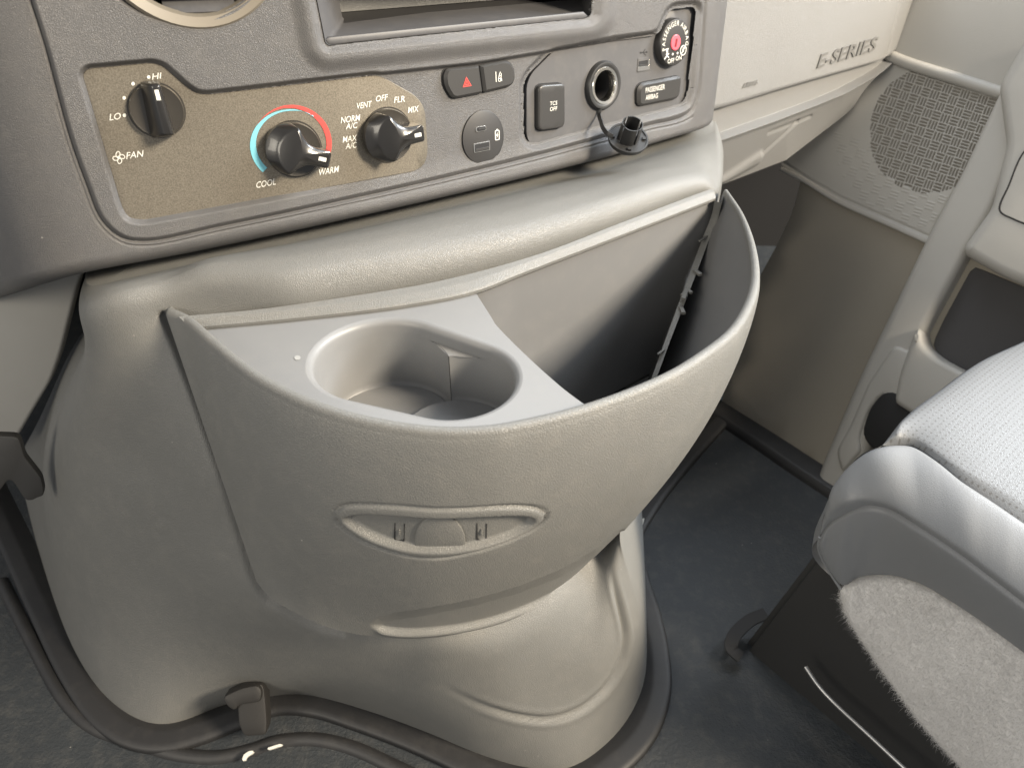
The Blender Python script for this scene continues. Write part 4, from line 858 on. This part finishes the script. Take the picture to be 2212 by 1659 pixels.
o = slab('paint_mark', rounded(z8((88, 800), (100, 795), (90, 830), (96, 845), (80, 846), (78, 825)), 3), Plane(L_(1385, 1130, .78), (-.2, -.5, .8)), -.002, .001, M['white'], None, bev=.0004, dens=5); o['label'] = 'tiny white mark on the edging beneath the storage bin'; o['category'] = 'paint mark'; o['kind'] = 'thing'
# bracket at the far left
br = thing('bracket', 'black hooked bracket hanging below the light knee panel', 'bracket', tuple(L_(40, 1000, .44)))
slab('hook_plate', rounded(y7((-120, 400), (120, 410), (165, 420), (190, 480), (220, 590), (300, 690), (370, 780), (395, 890), (390, 950), (340, 960), (290, 990), (230, 985), (190, 930), (150, 860), (100, 800), (60, 815), (20, 870), (0, 900), (-120, 950)), 8), Plane(L_(40, 1000, .512), (.35, -.9, .2)), -.008, .002, M['black'], br, bev=.002, dens=6)
# ------------------------------------------------------------------ passenger door
dn_ = A([-.79, -.61, .47]); DP = Plane(A([.474*.8/.78+.01, .785*.8/.78+.01, 0]), dn_)
door = thing('door_trim', 'beige grey passenger door trim with woven speaker grille, pull bar and map pocket', 'door', tuple(DP.pt))
BASE = [(1480, -200), (2600, -200), (2600, 1000), (1806, 1052), (1646, 946), (1480, 820)]
slab('lower_carpet', [(1731, 385), (1811, 433), (1931, 487), (2030, 540), (2100, 560), (2600, 700), (2600, 1300), (1806, 1056), (1646, 950), (1556, 890), (1570, 800), (1612, 650), (1684, 520), (1714, 455)], DP, -.02, .001, M['carpet'], door, bev=.001, step=60, dens=30, bsteps=1)
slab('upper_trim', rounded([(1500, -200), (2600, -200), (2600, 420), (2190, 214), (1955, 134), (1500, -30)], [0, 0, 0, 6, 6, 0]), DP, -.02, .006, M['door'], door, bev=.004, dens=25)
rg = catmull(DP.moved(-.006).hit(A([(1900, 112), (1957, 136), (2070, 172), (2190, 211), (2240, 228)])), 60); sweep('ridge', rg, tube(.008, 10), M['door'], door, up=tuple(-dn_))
# speaker grille as relief
cx2, cy2 = np.meshgrid(np.arange(1690, 2215, 1.15), np.arange(118, 560, 1.15)); P = np.stack([cx2, cy2], -1)
GR = rounded([(1560, 330-8), (1800, 170), (1900, 112), (1957, 138), (2185, 208), (2090, 380), (2013, 523), (1931, 487), (1811, 434), (1731, 387), (1690, 360)], 5)
sgp = sdf(P, GR)
e1_, e2_ = A([19.35, 5.9]), A([-7.9, 19.5]); o_ = A(y2((475, 95))[0]); Mi = np.linalg.inv(np.stack([e1_, e2_], 1)); q = (P-o_)@Mi.T
ci = np.floor(q+.5); fr_ = q-ci; par_ = (ci.sum(-1) % 2 == 0)
a_ = np.where(par_, fr_[..., 0], fr_[..., 1]); b2 = np.where(par_, fr_[..., 1], fr_[..., 0])
bar = (np.abs(a_) < .43) & (np.abs(((b2+.5)*3.0) % 1-.5) < .27) & (np.abs(b2) < .48)
cq = (A(y2((552, 318))[0])-o_)@Mi.T; rr = np.linalg.norm((q-cq)*[1, 1], axis=-1)
edge_n = RNG.random((60, 60))[np.mod(ci[..., 0].astype(int), 60), np.mod(ci[..., 1].astype(int), 60)]*.5
slot = bar & (rr < 6.75+edge_n*.6) & (sgp < -6)
faint = bar & ~slot & (rr < 10.5) & (sgp < -14) & (q[..., 1] > cq[1]+3.5) & par_
H = DP.hit(P); Hd = H+DP.normal(H)*((.003-.004*slot+.0005*faint-.0045*sstep(-sgp, -2, 5)*0-.0015*np.exp(-((sgp+9)/3)**2))[..., None])
ff = (slot.reshape(-1)[grid_faces(*P.shape[:2])].sum(1) >= 2).astype(np.int32)
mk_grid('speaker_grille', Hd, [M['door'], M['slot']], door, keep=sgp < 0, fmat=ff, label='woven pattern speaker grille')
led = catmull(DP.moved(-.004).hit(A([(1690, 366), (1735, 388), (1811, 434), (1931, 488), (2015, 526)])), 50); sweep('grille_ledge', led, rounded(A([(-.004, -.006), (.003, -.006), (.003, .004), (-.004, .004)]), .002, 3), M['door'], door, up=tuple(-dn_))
BAR = rounded([(2230, 120), (2188, 196), (2168, 214), (2091, 377), (2011, 525), (1943, 665), (1870, 815), (1790, 1000), (1770, 1060), (1850, 1060), (1905, 940), (1960, 830), (2003, 735), (2020, 700), (2060, 628), (2101, 553), (2156, 461), (2210, 330), (2330, 200)], [0, 10, 10, 30, 30, 30, 30, 20, 20, 10, 10, 30, 20, 30, 20, 20, 20, 20, 0])
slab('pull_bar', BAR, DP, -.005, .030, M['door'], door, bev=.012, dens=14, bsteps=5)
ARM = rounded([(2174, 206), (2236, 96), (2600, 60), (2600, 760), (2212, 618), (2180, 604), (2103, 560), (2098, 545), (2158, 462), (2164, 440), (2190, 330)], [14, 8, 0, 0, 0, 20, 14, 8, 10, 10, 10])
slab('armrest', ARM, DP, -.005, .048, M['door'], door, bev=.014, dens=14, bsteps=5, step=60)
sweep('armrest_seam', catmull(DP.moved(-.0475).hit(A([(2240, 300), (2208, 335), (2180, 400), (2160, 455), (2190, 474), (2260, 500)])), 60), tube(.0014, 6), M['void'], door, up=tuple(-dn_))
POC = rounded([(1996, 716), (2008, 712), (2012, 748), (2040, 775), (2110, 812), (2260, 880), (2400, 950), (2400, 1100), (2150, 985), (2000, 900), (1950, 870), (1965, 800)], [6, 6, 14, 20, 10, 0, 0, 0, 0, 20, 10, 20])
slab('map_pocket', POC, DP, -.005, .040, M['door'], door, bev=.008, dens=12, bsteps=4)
slab('pocket_opening', rounded([(2040, 690), (2103, 575), (2600, 780), (2600, 1000), (2260, 890), (2110, 815), (2030, 772), (2015, 745)], 12), DP, -.001, .003, M['pocket'], door, bev=.001, dens=16, bsteps=1)  # thin plate, its dark colour replaces the shade of the pocket's depth
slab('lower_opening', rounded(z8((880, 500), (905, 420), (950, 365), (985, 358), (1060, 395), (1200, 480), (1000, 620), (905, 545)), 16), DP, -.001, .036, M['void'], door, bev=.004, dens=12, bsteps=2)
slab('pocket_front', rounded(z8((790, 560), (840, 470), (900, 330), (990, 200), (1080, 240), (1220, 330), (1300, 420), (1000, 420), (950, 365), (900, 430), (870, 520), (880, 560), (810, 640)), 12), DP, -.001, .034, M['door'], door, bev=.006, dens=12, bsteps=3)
# sill
sill = thing('door_sill', 'dark grey sill strip along the foot of the passenger door', 'door sill', tuple(L_(1720, 990, .80)))
s3 = catmull(drop([(1540, 876), (1646, 944), (1720, 994), (1806, 1050), (1950, 1150), (2150, 1290)], .785), 80)
sweep('sill_strip', s3, rounded(A([(-.030, -.02), (-.030, -.004), (.008, -.002), (.014, -.008), (.018, -.02)]), .003, 4), M['rubber'], sill, sharp=60)
# ================================================================== PASSENGER SEAT
seat = thing('captain_chair', 'grey vinyl passenger seat with perforated top, plush side and black pedestal', 'seat', tuple(L_(2000, 1500, .80)))
def px3(pts): return A([L_(*p) for p in pts])
frontE = px3([(1906, 962, .462), (1960, 900, .455), (2018, 853, .45), (2112, 785, .448), (2212, 737, .448), (2420, 640, .448), (2700, 520, .45)])
seam1 = px3([(1906, 962, .462), (1968, 962, .458), (2018, 990, .455), (2081, 1040, .455), (2143, 1081, .456), (2212, 1128, .457), (2500, 1320, .46)])
frontL = px3([(1771, 1159, .56), (1778, 1118, .54), (1793, 1084, .525), (1824, 1021, .495), (1866, 978, .472), (1906, 962, .462), (1968, 962, .458), (2018, 990, .455), (2081, 1040, .455), (2143, 1081, .456), (2212, 1128, .457), (2500, 1320, .46)])
seam2 = px3([(1771, 1159, .56), (1784, 1140, .548), (1796, 1126, .535), (1812, 1112, .522), (1838, 1098, .508), (1868, 1092, .50), (1918, 1100, .492), (1987, 1140, .487), (2081, 1203, .484), (2143, 1250, .484), (2212, 1303, .484), (2500, 1520, .485)])
seam2b = px3([(1771, 1159, .56), (1800, 1122, .532), (1868, 1092, .50), (1918, 1100, .492), (1987, 1140, .487), (2081, 1203, .484), (2143, 1250, .484), (2212, 1303, .484), (2500, 1520, .485)])
seam3 = px3([(1771, 1180, .575), (1790, 1230, .598), (1821, 1267, .61), (1850, 1252, .60), (1912, 1244, .58), (1981, 1259, .565), (2050, 1297, .556), (2118, 1341, .552), (2212, 1409, .55), (2500, 1620, .55)])
seam3b = px3([(1819, 1270, .612), (1849, 1252, .60), (1912, 1244, .58), (1981, 1259, .565), (2050, 1297, .556), (2118, 1341, .552), (2212, 1409, .55), (2500, 1620, .55)])
fabB = px3([(1815, 1276, .615), (1831, 1328, .64), (1881, 1409, .668), (1943, 1497, .688), (2000, 1572, .70), (2081, 1660, .71), (2200, 1790, .71), (2400, 2000, .71)])
def loft(name, Ca, Cb, mat, puff, n=150, m=46, tuckd=.004, ptn=None, parent=None):
    a, b = catmull(Ca, n), catmull(Cb, n); t = np.linspace(0, 1, m)[:, None, None]; G = a[None]*(1-t)+b[None]*t
    nr = grid_normals(G); wid = np.linalg.norm(a-b, axis=1)[None, :, None]
    w = np.minimum(1, wid/.03)
    G = G+nr*(puff*np.sqrt(np.clip(4*t*(1-t), 0, 1))*w)-nr*tuckd*(np.exp(-(t*wid/.0022)**2)+np.exp(-((1-t)*wid/.0022)**2))*w
    if ptn is not None: G = ptn(G, nr, t)
    return mk_grid(name, G, mat, parent or seat), G
# perforated vinyl: dot lattice relief
mp = plastic('perforated_vinyl', (.13, .136, .143), .45, 520, .3, .0003, mottle=.03); nt = mp.node_tree; b = nt.nodes['Principled BSDF']; L = nt.links.new
tc = N(nt, 'ShaderNodeTexCoord'); mpg = N(nt, 'ShaderNodeMapping'); mpg.inputs['Rotation'].default_value = (0, 0, math.radians(-38)); mpg.inputs['Scale'].default_value = (190, 190, 0); L(tc.outputs['Object'], mpg.inputs['Vector'])
vf = N(nt, 'ShaderNodeVectorMath', operation='FRACTION'); L(mpg.outputs[0], vf.inputs[0]); vs_ = N(nt, 'ShaderNodeVectorMath', operation='SUBTRACT'); vs_.inputs[1].default_value = (.5, .5, 0); L(vf.outputs[0], vs_.inputs[0])
vl = N(nt, 'ShaderNodeVectorMath', operation='LENGTH'); L(vs_.outputs[0], vl.inputs[0]); mr = N(nt, 'ShaderNodeMapRange'); mr.inputs[1].default_value = .13; mr.inputs[2].default_value = .24; L(vl.outputs['Value'], mr.inputs[0])
src = b.inputs['Base Color'].links[0].from_socket; mm = N(nt, 'ShaderNodeMix', data_type='RGBA'); L(mr.outputs[0], mm.inputs[0]); mm.inputs[6].default_value = (.085, .085, .085, 1); L(src, mm.inputs[7]); L(mm.outputs[2], b.inputs['Base Color'])
loft('cushion_top', frontE, seam1, mp, .010)
def crease(G, nr, t):
    u = np.linspace(0, 1, G.shape[1])[None, :, None]; w = np.sin(math.pi*t)
    return G+nr*w*(.0005*np.sin(u*46+3*t)*np.sin(u*13+1)+.0004*np.sin(u*97+5*np.sin(u*9)+4*t)*np.clip(1-abs(u-.25)*3, .1, 1))
loft('side_bolster', frontL, seam2, M['seat'], .010, 200, tuckd=.006, ptn=crease)
loft('side_band', seam2b, seam3, M['seat'], .005, 150, tuckd=.005, ptn=crease)
# plush side
mf = plastic('grey_plush', (.74, .73, .72), .95, 500, .6, .002, kind='noise', spec=.1, mottle=.15)
fab, FG_ = loft('plush_side', seam3b, fabB, mf, .010, 180, 70)
def hair(o, count, length, rad):
    o.modifiers.new('fur', 'PARTICLE_SYSTEM'); ps = o.particle_systems[0].settings
    ps.type = 'HAIR'; ps.count = count; ps.hair_length = length; ps.hair_step = 3; ps.render_step = 3; ps.use_advanced_hair = True
    ps.brownian_factor = .004; ps.normal_factor = length*.06; ps.root_radius = rad; ps.tip_radius = rad*.3; ps.radius_scale = 1; ps.length_random = .5; ps.tangent_factor = length*.04; ps.tangent_phase = .3
hair(fab, 90000, .0013, .00014)
# front face of the cushion and underside
fr1 = np.vstack([frontL[:6], frontE[1:]]); c_ = catmull(fr1, 160); Xv, Yv = A([.78, .62, 0]), A([-.62, .78, 0])
g = np.stack([c_, c_+Xv*.008+Yv*.006-[0, 0, .03], c_+Xv*.03-Yv*.01-[0, 0, .07], c_+Xv*.06-Yv*.05-[0, 0, .10]]); Gf = pchip(g, 24)
mk_grid('cushion_front', Gf, M['seat'], seat)
pip = sweep('piping', catmull(px3([(1771, 1160, .56), (1769, 1186, .577), (1788, 1228, .598), (1816, 1272, .613)]), 40), tube(.0016, 7), M['seat'], seat)
# pedestal
pz = [(.531, .219), (.283, .531), (.63, .81), (.90, .50)]
tz = [(.560, .240), (.330, .530), (.62, .76), (.86, .48)]
V = [(x, y, 0.0) for x, y in pz]+[(x, y, .185) for x, y in tz]
o = mk('pedestal', V, [(i, (i+1) % 4, 4+(i+1) % 4, 4+i) for i in range(4)]+[(4, 5, 6, 7)], M['black'], seat, smooth=False)
bm = bmesh.new(); bm.from_mesh(o.data); bmesh.ops.recalc_face_normals(bm, faces=bm.faces); bmesh.ops.bevel(bm, geom=list(bm.edges), offset=.008, segments=3, affect='EDGES'); bm.to_mesh(o.data); bm.free()
rod = catmull(px3([(1740, 1440, .73), (1768, 1480, .735), (1800, 1515, .738), (1870, 1580, .738), (1956, 1660, .738), (2100, 1790, .738)]), 80)
sweep('slide_rail', rod, tube(.0028, 10), M['railmetal'], seat)
sweep('release_strap', catmull(px3([(1655, 1325, .765), (1620, 1340, .77), (1585, 1375, .775), (1580, 1400, .78), (1600, 1420, .785)]), 50), rounded(A([(-.008, -.0015), (.008, -.0015), (.008, .0015), (-.008, .0015)]), .001, 3), M['void'], seat)
